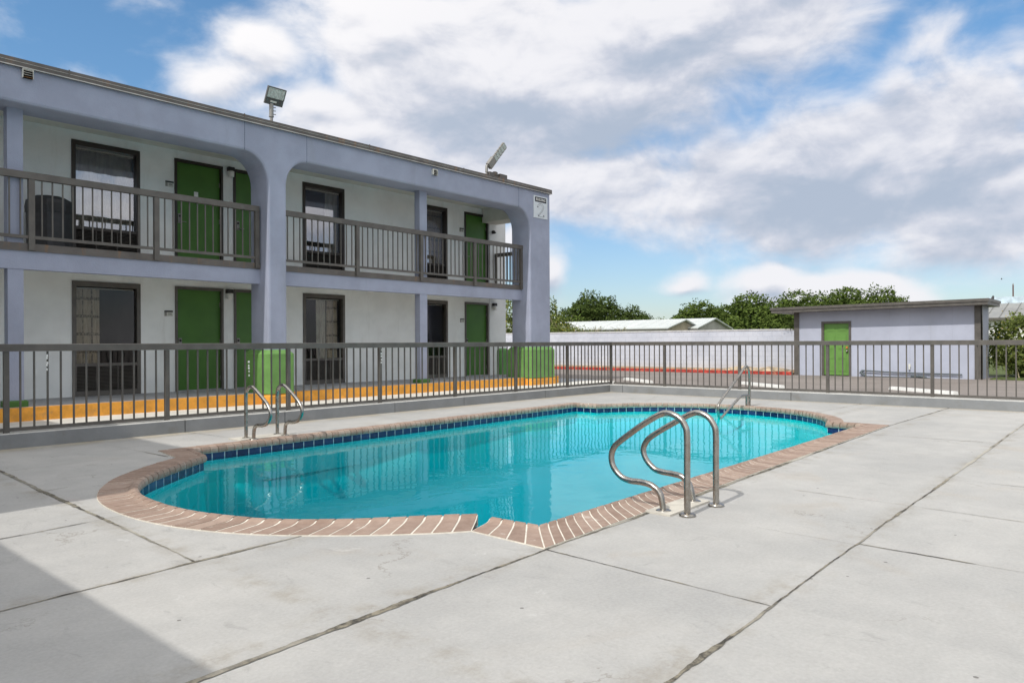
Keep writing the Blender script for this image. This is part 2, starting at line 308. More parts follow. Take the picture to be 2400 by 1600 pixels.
# ------------------------------------------------------------------ mesh tools
class MB:
    def __init__(s): s.v = []; s.f = []; s.mi = []; s.sm = []; s.r = []
    def add(s, vs, fs, mi=0, smooth=False, rnd=0.0):
        o = len(s.v); s.v += [tuple(p) for p in vs]
        for f in fs: s.f.append([o+i for i in f]); s.mi.append(mi); s.sm.append(smooth); s.r.append(rnd)
    def box(s, x0, x1, y0, y1, z0, z1, mi=0, M=None, ch=0):
        if ch:   # chamfer the vertical and top edges
            p = [(x0+ch, y0), (x1-ch, y0), (x1, y0+ch), (x1, y1-ch), (x1-ch, y1), (x0+ch, y1), (x0, y1-ch), (x0, y0+ch)]
            pi = [(x0+ch*1.6, y0+ch), (x1-ch*1.6, y0+ch), (x1-ch, y0+ch*1.6), (x1-ch, y1-ch*1.6), (x1-ch*1.6, y1-ch), (x0+ch*1.6, y1-ch), (x0+ch, y1-ch*1.6), (x0+ch, y0+ch*1.6)]
            vs = [(a, b, z0) for a, b in p]+[(a, b, z1-ch) for a, b in p]+[(a, b, z1) for a, b in pi]
            fs = [list(range(7, -1, -1)), list(range(16, 24))]
            for k in range(8):
                j = (k+1) % 8; fs += [[k, j, 8+j, 8+k], [8+k, 8+j, 16+j, 16+k]]
        else:
            vs = [(x, y, z) for z in (z0, z1) for x, y in ((x0, y0), (x1, y0), (x1, y1), (x0, y1))]
            fs = [[3, 2, 1, 0], [4, 5, 6, 7], [0, 1, 5, 4], [1, 2, 6, 5], [2, 3, 7, 6], [3, 0, 4, 7]]
        if M: vs = [M @ Vector(p) for p in vs]
        s.add(vs, fs, mi)
    def tube(s, pts, r, n=12, mi=0, caps=True):
        pts = [Vector(p) for p in pts]; rs = r if isinstance(r, (list, tuple)) else [r]*len(pts)
        t0 = (pts[1]-pts[0]).normalized(); ref = Vector((0, 0, 1)) if abs(t0.z) < .9 else Vector((1, 0, 0))
        nrm = t0.cross(ref).normalized(); vs = []; fs = []
        for i, p in enumerate(pts):
            t = ((pts[i]-pts[i-1]) if i else (pts[1]-pts[0])).normalized()
            if 0 < i < len(pts)-1: t = ((pts[i+1]-pts[i]).normalized()+(pts[i]-pts[i-1]).normalized()).normalized()
            nrm = (nrm-t*nrm.dot(t)).normalized(); bn = t.cross(nrm)
            for k in range(n):
                a = 2*math.pi*k/n; vs.append(p+(nrm*math.cos(a)+bn*math.sin(a))*rs[i])
        for i in range(len(pts)-1):
            for k in range(n):
                j = (k+1) % n; fs.append([i*n+k, i*n+j, (i+1)*n+j, (i+1)*n+k])
        s.add(vs, fs, mi, True)
        if caps: s.add(vs[:n], [list(range(n-1, -1, -1))], mi); s.add(vs[-n:], [list(range(n))], mi)
    def lathe(s, c, prof, n=16, mi=0, smooth=True, ph=0):
        vs = []; fs = []
        for r, z in prof:
            for k in range(n):
                a = 2*math.pi*k/n+ph; vs.append((c[0]+r*math.cos(a), c[1]+r*math.sin(a), c[2]+z))
        for i in range(len(prof)-1):
            for k in range(n):
                j = (k+1) % n; fs.append([i*n+k, i*n+j, (i+1)*n+j, (i+1)*n+k])
        fs.append(list(range(n-1, -1, -1))); fs.append([(len(prof)-1)*n+k for k in range(n)])
        s.add(vs, fs, mi, smooth)
    def prism(s, poly, z0, z1, mi=0):
        n = len(poly); vs = [(x, y, z0) for x, y in poly]+[(x, y, z1) for x, y in poly]
        s.add(vs, [list(range(n-1, -1, -1)), list(range(n, 2*n))]+[[k, (k+1) % n, n+(k+1) % n, n+k] for k in range(n)], mi)
    def build(s, name, mats, parent=None, uv=None, attr=False):
        me = bpy.data.meshes.new(name); me.from_pydata(s.v, [], s.f)
        for m in (mats if isinstance(mats, (list, tuple)) else [mats]): me.materials.append(m)
        me.polygons.foreach_set('material_index', s.mi); me.polygons.foreach_set('use_smooth', s.sm)
        if attr:
            at = me.attributes.new('rnd', 'FLOAT', 'FACE'); at.data.foreach_set('value', s.r)
        me.validate(); me.update()
        o = bpy.data.objects.new(name, me); COL.objects.link(o)
        if parent: o.parent = parent; o.matrix_parent_inverse = Matrix.Translation(-parent.location) if not parent.parent else Matrix()
        return o
def tag(o, label=None, cat=None, group=None, kind=None):
    for k, v in (('label', label), ('category', cat), ('group', group), ('kind', kind)):
        if v: o[k] = v
    return o
def thing(name, label, cat, loc=(0, 0, 0), group=None):
    o = bpy.data.objects.new(name, None); COL.objects.link(o); o.location = loc; o.empty_display_size = .1
    return tag(o, label, cat, group)
def cr(pts, n):
    """Catmull-Rom through points"""
    P = [Vector((*p, 0)) if len(p) == 2 else Vector(p) for p in pts]; P = [P[0]*2-P[1]]+P+[P[-1]*2-P[-2]]; o = []
    for i in range(1, len(P)-2):
        for k in range(n):
            t = k/n; a, b, c, d = P[i-1:i+3]
            o.append(.5*((2*b)+(c-a)*t+(2*a-5*b+4*c-d)*t*t+(3*b-a-3*c+d)*t**3))
    o.append(P[-2]); return o
def resample(P, n):
    P = [Vector((*p, 0)) if len(p) == 2 else Vector(p) for p in P]; L = [0]
    for a, b in zip(P, P[1:]): L.append(L[-1]+(b-a).length)
    o = []; j = 0
    for k in range(n+1):
        s = L[-1]*k/n
        while j < len(P)-2 and L[j+1] < s: j += 1
        o.append(P[j].lerp(P[j+1], min(1, (s-L[j])/max(1e-9, L[j+1]-L[j]))))
    return o, L[-1]
def px(x, depth, y=None):
    """ground position seen at photo column x at a depth; height for row y"""
    p = DV*depth+RV*depth*(x-CX)/F
    return (p.x, p.y) if y is None else EYE+((HY-ROLL*(x-CX))-y)/F*depth

# ------------------------------------------------------------------ pool outline
def arc3(a, b, c, n=28):
    ax, ay = a; bx, by = b; cx_, cy = c
    d = 2*(ax*(by-cy)+bx*(cy-ay)+cx_*(ay-by))
    ux = ((ax*ax+ay*ay)*(by-cy)+(bx*bx+by*by)*(cy-ay)+(cx_*cx_+cy*cy)*(ay-by))/d
    uy = ((ax*ax+ay*ay)*(cx_-bx)+(bx*bx+by*by)*(ax-cx_)+(cx_*cx_+cy*cy)*(bx-ax))/d
    r = math.hypot(ax-ux, ay-uy); a0 = math.atan2(ay-uy, ax-ux); a1 = math.atan2(cy-uy, cx_-ux)
    return [(ux+r*math.cos(a0+(a1-a0)*k/n), uy+r*math.sin(a0+(a1-a0)*k/n)) for k in range(n+1)]
nearIn = cr([(3.74, 7.60), (3.17, 7.12), (2.73, 6.68), (2.47, 6.15), (2.40, 5.59), (2.46, 5.02), (2.64, 4.52), (2.98, 4.09), (3.40, 3.74), (3.66, 3.52)], 6)
nearOut = cr([(3.50, 7.78), (3.05, 7.44), (2.55, 6.93), (2.20, 6.27), (2.09, 5.60), (2.15, 4.93), (2.38, 4.32), (2.76, 3.81), (3.14, 3.44), (3.35, 3.28)], 6)
SEC = [  # inner, outer, brick length
    ([(3.68, 3.0), (11.08, 3.13)], [(3.34, 2.68), (11.40, 2.86)], .094),
    ([(11.08, 3.13), (11.05, 3.62)], [(11.40, 2.86), (11.40, 3.48)], .10),
    (arc3((11.05, 3.62), (12.93, 5.9), (11.5, 7.95)), arc3((11.40, 3.48), (13.23, 5.9), (11.82, 8.10)), .11),
    ([(11.5, 7.95), (11.5, 8.43)], [(11.82, 8.10), (11.8, 8.75)], .10),
    ([(11.5, 8.43), (3.86, 8.16)], [(11.8, 8.75), (3.60, 8.45)], .10),
    ([(3.86, 8.16), (3.74, 7.60)], [(3.60, 8.45), (3.50, 7.78)], .10),
    (nearIn, nearOut, .118),
    ([(3.655, 3.38), (3.68, 3.0)], [(3.35, 3.28), (3.34, 2.68)], .095)]
PROF = [(1.0, .0), (1.0, .010), (.34, .010), (.25, .016), (.17, .030), (.08, .033), (.0, .024), (-.045, .0), (-.05, -.022), (-.02, -.045), (.10, -.048)]
WZ = -.110
pool = thing('swimming_pool', 'turquoise outdoor swimming pool with rounded ends and pink brick edge', 'pool', (7.5, 5.7, 0))
bk = MB(); mo = MB(); hole = []; inner = []
for si, (pi_, po, L0) in enumerate(SEC):
    _, L = resample(pi_, 1); n = max(3, round(L/L0)); A, L = resample(pi_, n); B, _ = resample(po, n)
    hole += B[:-1] if si != 7 else B[:-1]
    inner += A[:-1] if si != 7 else A
    for i in range(n):
        gp = .014/L*n/2
        for mb, e, dz, mi in ((bk, gp+random.uniform(-.02, .04)*.5, 0, 0), (mo, -.002, -.0025, 0)):
            if mb is mo: a0, a1, b0, b1 = A[i], A[i+1], B[i], B[i+1]
            else:
                e2 = 0.014/max(.02, (B[i+1]-B[i]).length)/2
                a0 = A[i].lerp(A[i+1], max(.02, e)); a1 = A[i].lerp(A[i+1], 1-max(.02, e)); b0 = B[i].lerp(B[i+1], e2); b1 = B[i].lerp(B[i+1], 1-e2)
            jz = random.uniform(-.0015, .0015) if mb is bk else 0
            vs = []
            for t, z in PROF:
                for a, b in ((a0, b0), (a1, b1)):
                    w = (b-a); w = w.normalized()*min(w.length, .45) if w.length > .45 and t < 1 else w
                    tt = t if t < 1 or mb is mo else .992
                    t2 = max(t, .06) if mb is mo else t
                    p = a+(b-a)*tt if t >= .3 else a+(b-a).normalized()*(.29*t2); vs.append((p.x, p.y, (z+jz) if mb is bk else (z-.0025 if t > .2 else min(z-.005, .024))))
            m = len(PROF); fs = [[2*k, 2*k+1, 2*k+3, 2*k+2] for k in range(m-1)]
            if mb is bk: fs += [[2*k for k in range(m)], [2*k+1 for k in range(m-1, -1, -1)]]
            mb.add(vs, fs, mi, False, random.random())
cop = bk.build('coping', brickm, pool, attr=True); mo.build('mortar_bed', mortar, cop)
inner.append(Vector((3.58, 3.44, 0))) if False else None
loopI = [Vector((p.x, p.y, 0)) for p in inner]
# basin loop, slightly behind the nose
cen = Vector((7.5, 5.7, 0))
def offs(loop, d):
    o = []
    for i, p in enumerate(loop):
        a = loop[i-1]; b = loop[(i+1) % len(loop)]; t = (b-a).normalized(); o.append(p+Vector((t.y, -t.x, 0))*d)
    return o
area = sum(a.x*b.y-b.x*a.y for a, b in zip(loopI, loopI[1:]+loopI[:1]))
sgn = 1 if area > 0 else -1
loopB = offs(loopI, .022*sgn)
def wallband(loop, z0, z1, mb, mi=0):
    uvs = []; s = 0
    for a, b in zip(loop, loop[1:]+loop[:1]):
        l = (b-a).length; mb.add([(a.x, a.y, z0), (b.x, b.y, z0), (b.x, b.y, z1), (a.x, a.y, z1)], [[0, 1, 2, 3]], mi)
        uvs += [(s, z0), (s+l, z0), (s+l, z1), (s, z1)]; s += l
    return uvs
tb = MB(); uvs = wallband(loopB, -.140, -.046, tb); tbo = tb.build('tile_band', tilem, pool)
uvl = tbo.data.uv_layers.new(name='UVMap')
for i, c in enumerate(uvs): uvl.data[i].uv = c
def fill(loops, z, mb, mi=0):
    fl = [p for l in loops for p in l]
    tr = tessellate_polygon([[Vector((p.x, p.y, 0)) for p in l] for l in loops])
    fs = []
    for t in tr:
        a, b, c = (fl[i] for i in t); cr_ = (b.x-a.x)*(c.y-a.y)-(b.y-a.y)*(c.x-a.x)
        fs.append(list(t) if cr_ > 0 else list(t)[::-1])
    mb.add([(p.x, p.y, z) for p in fl], fs, mi)
ba = MB(); loopC = offs(loopI, .018*sgn); wallband(loopC, -.46, -.135, ba)
def pin(x, y, L):
    c = False
    for a, b in zip(L, L[1:]+L[:1]):
        if (a.y > y) != (b.y > y) and x < (b.x-a.x)*(y-a.y)/(b.y-a.y)+a.x: c = not c
    return c
def dist(x, y, L):
    d = 9
    for a, b in zip(L, L[1:]+L[:1]):
        vx, vy = b.x-a.x, b.y-a.y; t = max(0, min(1, ((x-a.x)*vx+(y-a.y)*vy)/max(1e-9, vx*vx+vy*vy))); d = min(d, math.hypot(x-a.x-vx*t, y-a.y-vy*t))
    return d
Ls = loopC[::2]; nx, ny, stp = 112, 60, .1; vs = []
for j in range(ny+1):
    for i in range(nx+1):
        x, y = 2.2+i*stp, 2.7+j*stp; D = 1.95+(.42-1.95)*max(0, min(1, (x-4)/8))
        if pin(x, y, Ls): q_ = min(1, dist(x, y, Ls)/.9); z = -.30-(D-.30)*math.sqrt(max(0, 1-(1-q_)**2))
        else: z = -.30
        vs.append((x, y, z))
ba.add(vs, [[j*(nx+1)+i, j*(nx+1)+i+1, (j+1)*(nx+1)+i+1, (j+1)*(nx+1)+i] for j in range(ny) for i in range(nx)], 0, True)
ba.build('basin', plaster, pool)
wt = MB(); n_ = len(loopB); loopW = offs(loopI, .03*sgn)
fill([loopW], WZ, wt); fl_ = MB(); fill([loopW], -2.1, fl_); wt.add(fl_.v, [f[::-1] for f in fl_.f])
for k in range(n_):
    a, b = loopW[k], loopW[(k+1) % n_]; wt.add([(a.x, a.y, -2.1), (b.x, b.y, -2.1), (b.x, b.y, WZ), (a.x, a.y, WZ)], [[0, 1, 2, 3] if sgn > 0 else [3, 2, 1, 0]])
wto = wt.build('water', waterm)
bmw = bmesh.new(); bmw.from_mesh(wto.data); bmesh.ops.remove_doubles(bmw, verts=bmw.verts, dist=1e-5); bmesh.ops.recalc_face_normals(bmw, faces=bmw.faces); bmw.to_mesh(wto.data); bmw.free()
tag(wto, kind='structure')

# ------------------------------------------------------------------ deck, joints, kerbs, street, ground
dk = MB()
outer = [Vector((x, y, 0)) for x, y in ((-9, -9), (15.05, -9), (15.05, 10.02), (-9, 10.02))]
hl = []
for i, p in enumerate(hole):
    q = hole[(i+1) % len(hole)]
    if (p-q).length > .004: hl.append(p)
fill([outer, hl], 0, dk)
def joint(pts, w, zz=.003, seed=0):
    R = random.Random(seed); P, L = resample(pts, max(6, int(sum((Vector((*a, 0))-Vector((*b, 0))).length for a, b in zip(pts, pts[1:]))/.03)))
    vs = []; drift = 0; ww = w
    for i, p in enumerate(P):
        a = P[max(0, i-1)]; b = P[min(len(P)-1, i+1)]; t = (b-a).normalized(); nn = Vector((-t.y, t.x, 0))
        drift = drift*.9+R.uniform(-1, 1)*.0022; ww = max(w*.35, min(w*1.7, ww+R.uniform(-1, 1)*w*.22))
        k = 1 if w > .013 else (.25 if math.sin(i*.07+seed)+math.sin(i*.023+seed*2) < -.6 else 1)
        vs += [(p+nn*(drift+ww*k*R.uniform(.35, .6))).to_tuple()[:2]+(zz,), (p+nn*(drift-ww*k*R.uniform(.35, .6))).to_tuple()[:2]+(zz,)]
    dk.add(vs, [[2*i+1, 2*i+3, 2*i+2, 2*i] for i in range(len(P)-1)], 1)
J = [([(-4, 3.72), (.97, 3.92), (1.90, 3.99), (2.75, 4.03)], .026), ([(-4, 2.35), (1.21, 2.58), (3.34, 2.67), (7, 2.74), (11.40, 2.85), (15.05, 2.79)], .022),
     ([(-4, 1.22), (2.31, 1.30), (4.68, 1.34), (12.70, 1.43), (15.05, 1.45)], .020), ([(2.1, 10), (2.07, 8.34), (2.0, 6.9), (1.94, 4.9), (1.90, 3.99)], .022),
     ([(3.34, 2.67), (3.29, 1.32)], .014), ([(4.63, 1.33), (4.59, -.3)], .012), ([(7.38, 2.74), (7.35, 1.40)], .009), ([(5.98, 2.2), (5.93, 1.37), (5.86, .2)], .009),
     ([(4.62, 1.95), (4.60, 1.34)], .007), ([(7.30, 1.37), (7.28, .0)], .008), ([(12.35, 4.35), (15.05, 4.25)], .015), ([(13.1, 5.76), (15.05, 5.67)], .011),
     ([(3.40, 10), (3.44, 9.24), (3.49, 7.95)], .013), ([(2.05, 8.22), (3.0, 8.29)], .008), ([(1.95, 6.86), (2.2, 6.9)], .008), ([(0, 5.25), (1.34, 5.38), (2.1, 5.46)], .011),
     ([(4.64, 10), (4.70, 9.2), (4.76, 8.5)], .009), ([(13.1, 7.85), (15.05, 8.6)], .008), ([(12.4, 9.9), (13.1, 8.3)], .007), ([(8.7, 2.75), (8.7, 1.4)], .006), ([(10.2, 2.8), (10.2, 1.42)], .008),
     ([(-2, 9.72), (4.6, 9.72), (9.5, 9.78)], .010), ([(1.21, 2.55), (1.1, -1)], .012)]
for i, (p, w) in enumerate(J): joint(p, w*(1.05 if w > .018 else .85), .003+.0004*(i % 4), i+3)
deck = dk.build('pool_deck', [deckm, jointm]); tag(deck, kind='structure')
sl = MB()
sl.box(4.52, 5.12, 2.52, 2.72, .0005, .014, 0); sl.box(4.62, 5.40, 8.50, 8.80, .0005, .016, 0)
o = sl.build('rail_anchor_pad', mat('cream_patch', (.56, .53, .47), .9, var=.08, vs=6)); tag(o, kind='structure')

gd = MB()   # ground: one sheet with a hole under the pool yard
hx0, hx1, hy0, hy1 = -8.9, 15.15, -8.9, 10.1
BIG = 1500
for (a, b, c, d) in ((-BIG, BIG, -BIG, hy0), (-BIG, BIG, hy1, BIG), (-BIG, hx0, hy0, hy1), (hx1, BIG, hy0, hy1)):
    gd.add([(a, c, -.012), (b, c, -.012), (b, d, -.012), (a, d, -.012)], [[0, 1, 2, 3]])
gd.build('ground', asph); tag(bpy.data.objects['ground'], kind='structure')
st = MB(); st.prism([(-9, 10.2), (15.3, 10.2), (15.3, 10.2), (19.2, 12.6), (19.45, 13.0), (19.2, 13.6), (-9, 13.6)], -.011, -.004)
o = st.build('concrete_driveway', street); tag(o, kind='structure')
sg = MB(); sg.box(17.2, 19.8, 13.6, 30, -.010, -.006); o = sg.build('side_pavement', walk); tag(o, kind='structure')

kb = MB(); KH = .175
def kerb_run(a, b, along, f0, f1, cuts, mb):
    pts = [a]+sorted(cuts)+[b]
    for u, v in zip(pts, pts[1:]):
        u2 = u+.006; v2 = v-.006
        if along == 'x':
            mb.box(u2, v2, f0, f1, -.2, KH-.008, 0); mb.add([(u2, f0, KH-.008), (v2, f0, KH-.008), (v2, f0+.012, KH), (u2, f0+.012, KH)], [[0, 1, 2, 3]], 1)
            mb.box(u2, v2, f0+.012, f1+.002, KH-.008, KH, 1)
        else:
            mb.box(f0, f1, u2, v2, -.2, KH-.008, 0); mb.add([(f0, v2, KH-.008), (f0, u2, KH-.008), (f0+.012, u2, KH), (f0+.012, v2, KH)], [[0, 1, 2, 3]], 1)
            mb.box(f0+.012, f1+.002, u2, v2, KH-.008, KH, 1)
    if along == 'x': mb.box(a, b, f0+.02, f1-.02, -.2, KH-.03, 2)
    else: mb.box(f0+.02, f1-.02, a, b, -.2, KH-.03, 2)
kerb_run(-9, 15.0, 'x', 9.98, 10.26, [1.8, 4.62, 6.15, 8.3, 10.0, 12.5], kb)
o = kb.build('kerb', [kerbgrey, kerbtop, darkline]); tag(o, kind='structure')
kb = MB(); kerb_run(-9, 10.26, 'y', 15.0, 15.32, [9.62, 5.6, 1.1, -3], kb)
o = kb.build('kerb', [kerbgrey, kerbtop, darkline]); tag(o, kind='structure')

# ------------------------------------------------------------------ fences
def fence(label, along, posts, off, npk, name='pool_fence', skip=None):
    a, b = posts[0], posts[-1]; dz = 0 if along == 'x' else -.002; a -= .078 if skip else 0; mid = (a+b)/2
    t = thing(name, label, 'fence', (mid, off, KH) if along == 'x' else (off, mid, KH))
    def B(mb, u0, u1, w, z0, z1, ch=0):
        if along == 'x': mb.box(u0, u1, off-w/2, off+w/2, z0, z1, ch=ch)
        else: mb.box(off-w/2, off+w/2, u0, u1, z0, z1, ch=ch)
    m = MB(); B(m, min(a, b)-.035, max(a, b)+.035, .085, 1.125+dz, 1.212+dz, .006); m.build('top_rail', brown, t)
    m = MB(); B(m, min(a, b), max(a, b), .038, .190+dz, .232+dz); m.build('bottom_rail', brown, t)
    for p in posts[(1 if skip else 0):]:
        m = MB(); B(m, p-.027, p+.027, .054, KH-.01, 1.124); m.build('post', brown, t)
    for i, (u, v) in enumerate(zip(posts, posts[1:])):
        for k in range(1, npk[i]+1):
            c = u+(v-u)*k/(npk[i]+1); m = MB(); B(m, c-.0095, c+.0095, .019, .233, 1.123); m.build('picket', brown, t)
    return t
fence('long dark brown metal fence on the kerb between pool and motel', 'x', [.72, 2.57, 4.42, 6.27, 8.05, 9.86, 11.63, 13.42, 15.2], 10.08, [12]*8)
fence('dark brown metal fence on the kerb between pool and parking lot', 'y', [10.08, 8.60, 6.78, 4.94, 3.09, 1.25, -.6, -2.45], 15.2, [10]+[12]*6, skip=True)
# flaked white paint chips on three pickets
fl = MB()
for (x, zs) in ((2.98, (.90, 1.08)), (5.60, (.74, .93)), (8.06, (.86, 1.08))):
    for k in range(5):
        z = zs[0]+(zs[1]-zs[0])*k/4+random.uniform(-.01, .01); fl.box(x-.008+random.uniform(-.006, .008), x+.006+random.uniform(0, .01), 10.046, 10.0505, z-.012, z+.016)
fl.build('paint_chip', white, bpy.data.objects['pool_fence'])

# ------------------------------------------------------------------ motel building
bld = thing('motel_building', 'two storey blue grey motel with arched balcony openings and green doors', 'building', (8, 17, 0))
X0, X1 = -1.3, 17.0
def ell(cx_, cz, rx, rz, a0, a1, n=10):
    return [(cx_+rx*math.cos(math.radians(a0+(a1-a0)*k/n)), cz+rz*math.sin(math.radians(a0+(a1-a0)*k/n))) for k in range(n+1)]
pr = [(X0, 5.545), (X0, 0), (.12, 0)]+[(.12, 4.4)]+ell(.62, 4.42, .5, .57, 180, 90)+ell(7.40, 4.42, .5, .57, 90, 0)+[(7.90, 0), (8.32, 0)]+ell(8.82, 4.42, .5, .57, 180, 90)+ell(15.60, 4.42, .5, .57, 90, 0)+[(16.10, 0), (17.0, 0), (17.0, 5.545)]
def arcade():
    bm = bmesh.new(); vs = [bm.verts.new((x, 13.4, z)) for x, z in pr]
    f = bm.faces.new(vs); r = bmesh.ops.extrude_face_region(bm, geom=[f])
    for e in r['geom']:
        if isinstance(e, bmesh.types.BMVert): e.co.y = 14.1
    bmesh.ops.recalc_face_normals(bm, faces=bm.faces)
    ed = []
    for e in bm.edges:   # round the opening arrises
        a, b = e.verts
        if abs(a.co.y-b.co.y) < 1e-4 and (abs(a.co.z-b.co.z) < 5 or True):
            mx = (a.co.x+b.co.x)/2; mz = (a.co.z+b.co.z)/2
            if X0+.05 < mx < 16.98 and .02 < mz < 5.5: ed.append(e)
    bmesh.ops.bevel(bm, geom=ed, offset=.045, segments=2, affect='EDGES', profile=.5)
    me = bpy.data.meshes.new('arcade'); bm.to_mesh(me); bm.free(); me.materials.append(stucco)
    o = bpy.data.objects.new('arcade', me); COL.objects.link(o); o.parent = bld; o.matrix_parent_inverse = Matrix.Translation(-bld.location); return o
arc = arcade()
m = MB()
for x in (7.40, 8.80, 15.62): m.box(x-.004, x+.004, 13.397, 13.41, 5.0, 5.545)
m.build('control_joint', mat('dark_blue_joint', (.12, .14, .2), .9), bld)  # thin dark blue strips drawing the joint lines of the beam
# roof cap
m = MB(); m.box(X0-.05, 17.06, 13.345, 22.3, 5.545, 5.67, ch=0); m.box(X0-.05, 17.062, 13.335, 13.344, 5.538, 5.552, 1); m.box(X0-.05, 17.06, 13.338, 13.344, 5.61, 5.615, 1)
for x in (1.2, 4.3, 7.37, 10.4, 13.4): m.box(x-.01, x+.01, 13.338, 13.35, 5.55, 5.682, 0)
m.build('roof', [fascia, mat('pale_flashing', (.5, .49, .47), .5)], bld)
# walls with openings
OPX = [(5.02, 6.27, 'w'), (6.97, 8.03, 'd'), (8.28, 9.34, 'd'), (10.05, 11.26, 'w'), (13.62, 14.86, 'w'), (15.57, 16.60, 'd')]
FL_ = [(.21, 2.42, 2.44, 2.62), (2.84, 5.105, 5.105, 5.28)]
m = MB(); Y0 = 15.5; Y1 = 15.72
zs = [.0, .21, 2.42, 2.84, 5.105, 5.545]
xs = sorted({X0, 17.41}.union(*[{a, b} for a, b, _ in OPX]))
for a, b in zip(xs, xs[1:]):
    if any(abs(a-p) < 1e-6 and abs(b-q) < 1e-6 for p, q, _ in OPX):
        m.box(a, b, Y0, Y1, 0, .21); m.box(a, b, Y0, Y1, 2.42, 2.84); m.box(a, b, Y0, Y1, 5.105, 5.54)
    else: m.box(a, b, Y0, Y1, 0, 5.54)
m.box(16.2, 17.41, Y1, 22.2, 0, 5.54) ; m.box(X0, X0+.2, Y1, 22.2, 0, 5.54); m.box(X0+.2, 16.2, 22.0, 22.2, 0, 5.54)
m.box(16.655, 16.662, 15.492, 15.5, .21, 2.6, 1); m.box(16.655, 16.662, 15.492, 15.5, 2.85, 5.3, 1)
m.build('wall', [whitewall, mat('pale_joint', (.42, .42, .41), .9)], bld)
m = MB(); m.box(X0, 16.98, 14.08, 15.5, 5.28, 5.54); m.box(16.35, 16.98, 14.1, 15.5, 4.87, 5.279); m.build('balcony_ceiling', soffit, bld)
m = MB(); m.box(X0, 16.98, 13.90, 15.5, 2.62, 2.72); m.box(X0, 16.98, 13.74, 15.5, 2.721, 2.842, 0); m.build('floor_slab', [soffit], bld)
m = MB(); m.box(X0, 16.90, 13.73, 13.90, 2.42, 2.72); m.build('beam', stucco, bld)
m = MB(); m.box(X0, 7.93, 13.705, 13.738, 2.715, 2.838); m.box(8.30, 16.13, 13.705, 13.738, 2.715, 2.838); m.build('slab_edge', fascia, bld)
for (a, b) in ((3.53, 3.75), (12.24, 12.48)):
    m = MB(); m.box(a, b, 13.74, 13.93, .2, 2.419, ch=0); m.box(a, b, 13.74, 13.93, 2.84, 5.3); c_o = m.build('column', stucco, bld)
    m = MB(); m.box(a-.05, b+.05, 13.68, 13.98, .205, .31, ch=.02); m.build('column_base', green, c_o)
for (a, b) in ((7.78, 8.44), (15.97, 17.13), (-1.3, .24)):
    m = MB(); m.box(a, b, 13.27, 14.22, .20, 1.08, ch=.085); c_o = m.build('pillar_base', lgreen, bld)
    m = MB(); m.box(a-.012, b+.012, 13.255, 14.2, -.01, .22, ch=.07); m.build('base_plinth', yellow, c_o)
m = MB(); m.box(17.0, 17.46, 15.40, 16.0, .21, 1.02, ch=.05); m.build('pillar_base', mat('dark_green_base_paint', (.10, .28, .06), .65, var=.08, vs=3), bld)
# walkway with painted kerb edge
m = MB(); m.box(X0, 17.48, 13.50, 16.0, -.01, .208, 0); m.box(X0, 7.76, 13.455, 13.499, -.01, .206, 1); m.box(8.46, 15.95, 13.455, 13.499, -.01, .206, 1); m.box(17.14, 17.48, 13.455, 13.499, -.01, .206, 1)
m.box(X0, 7.76, 13.4995, 13.56, .2085, .2105, 1); m.box(8.46, 15.95, 13.4995, 13.56, .2085, .2105, 1)
o = m.build('walkway', [walk, yellow]); tag(o, kind='structure')

def text_mesh(body, size, loc, rot, material, name, parent, bold=False, sx=1):
    cu = bpy.data.curves.new('t', 'FONT'); cu.body = body; cu.size = size; cu.extrude = .0015; cu.align_x = 'CENTER'; cu.align_y = 'CENTER'
    if bold: cu.offset = size*.008
    to = bpy.data.objects.new('t', cu); COL.objects.link(to)
    me = bpy.data.meshes.new_from_object(to.evaluated_get(bpy.context.evaluated_depsgraph_get())); bpy.data.objects.remove(to)
    for v in me.vertices: v.co.x *= sx
    me.transform(Matrix.Translation(loc) @ rot); me.materials.clear(); me.materials.append(material)
    o = bpy.data.objects.new(name, me); COL.objects.link(o); o.parent = parent
    o.matrix_parent_inverse = Matrix.Translation(-parent.location) if not parent.parent else Matrix()
    return o
RFACE = Matrix.Rotation(math.pi/2, 4, 'X')

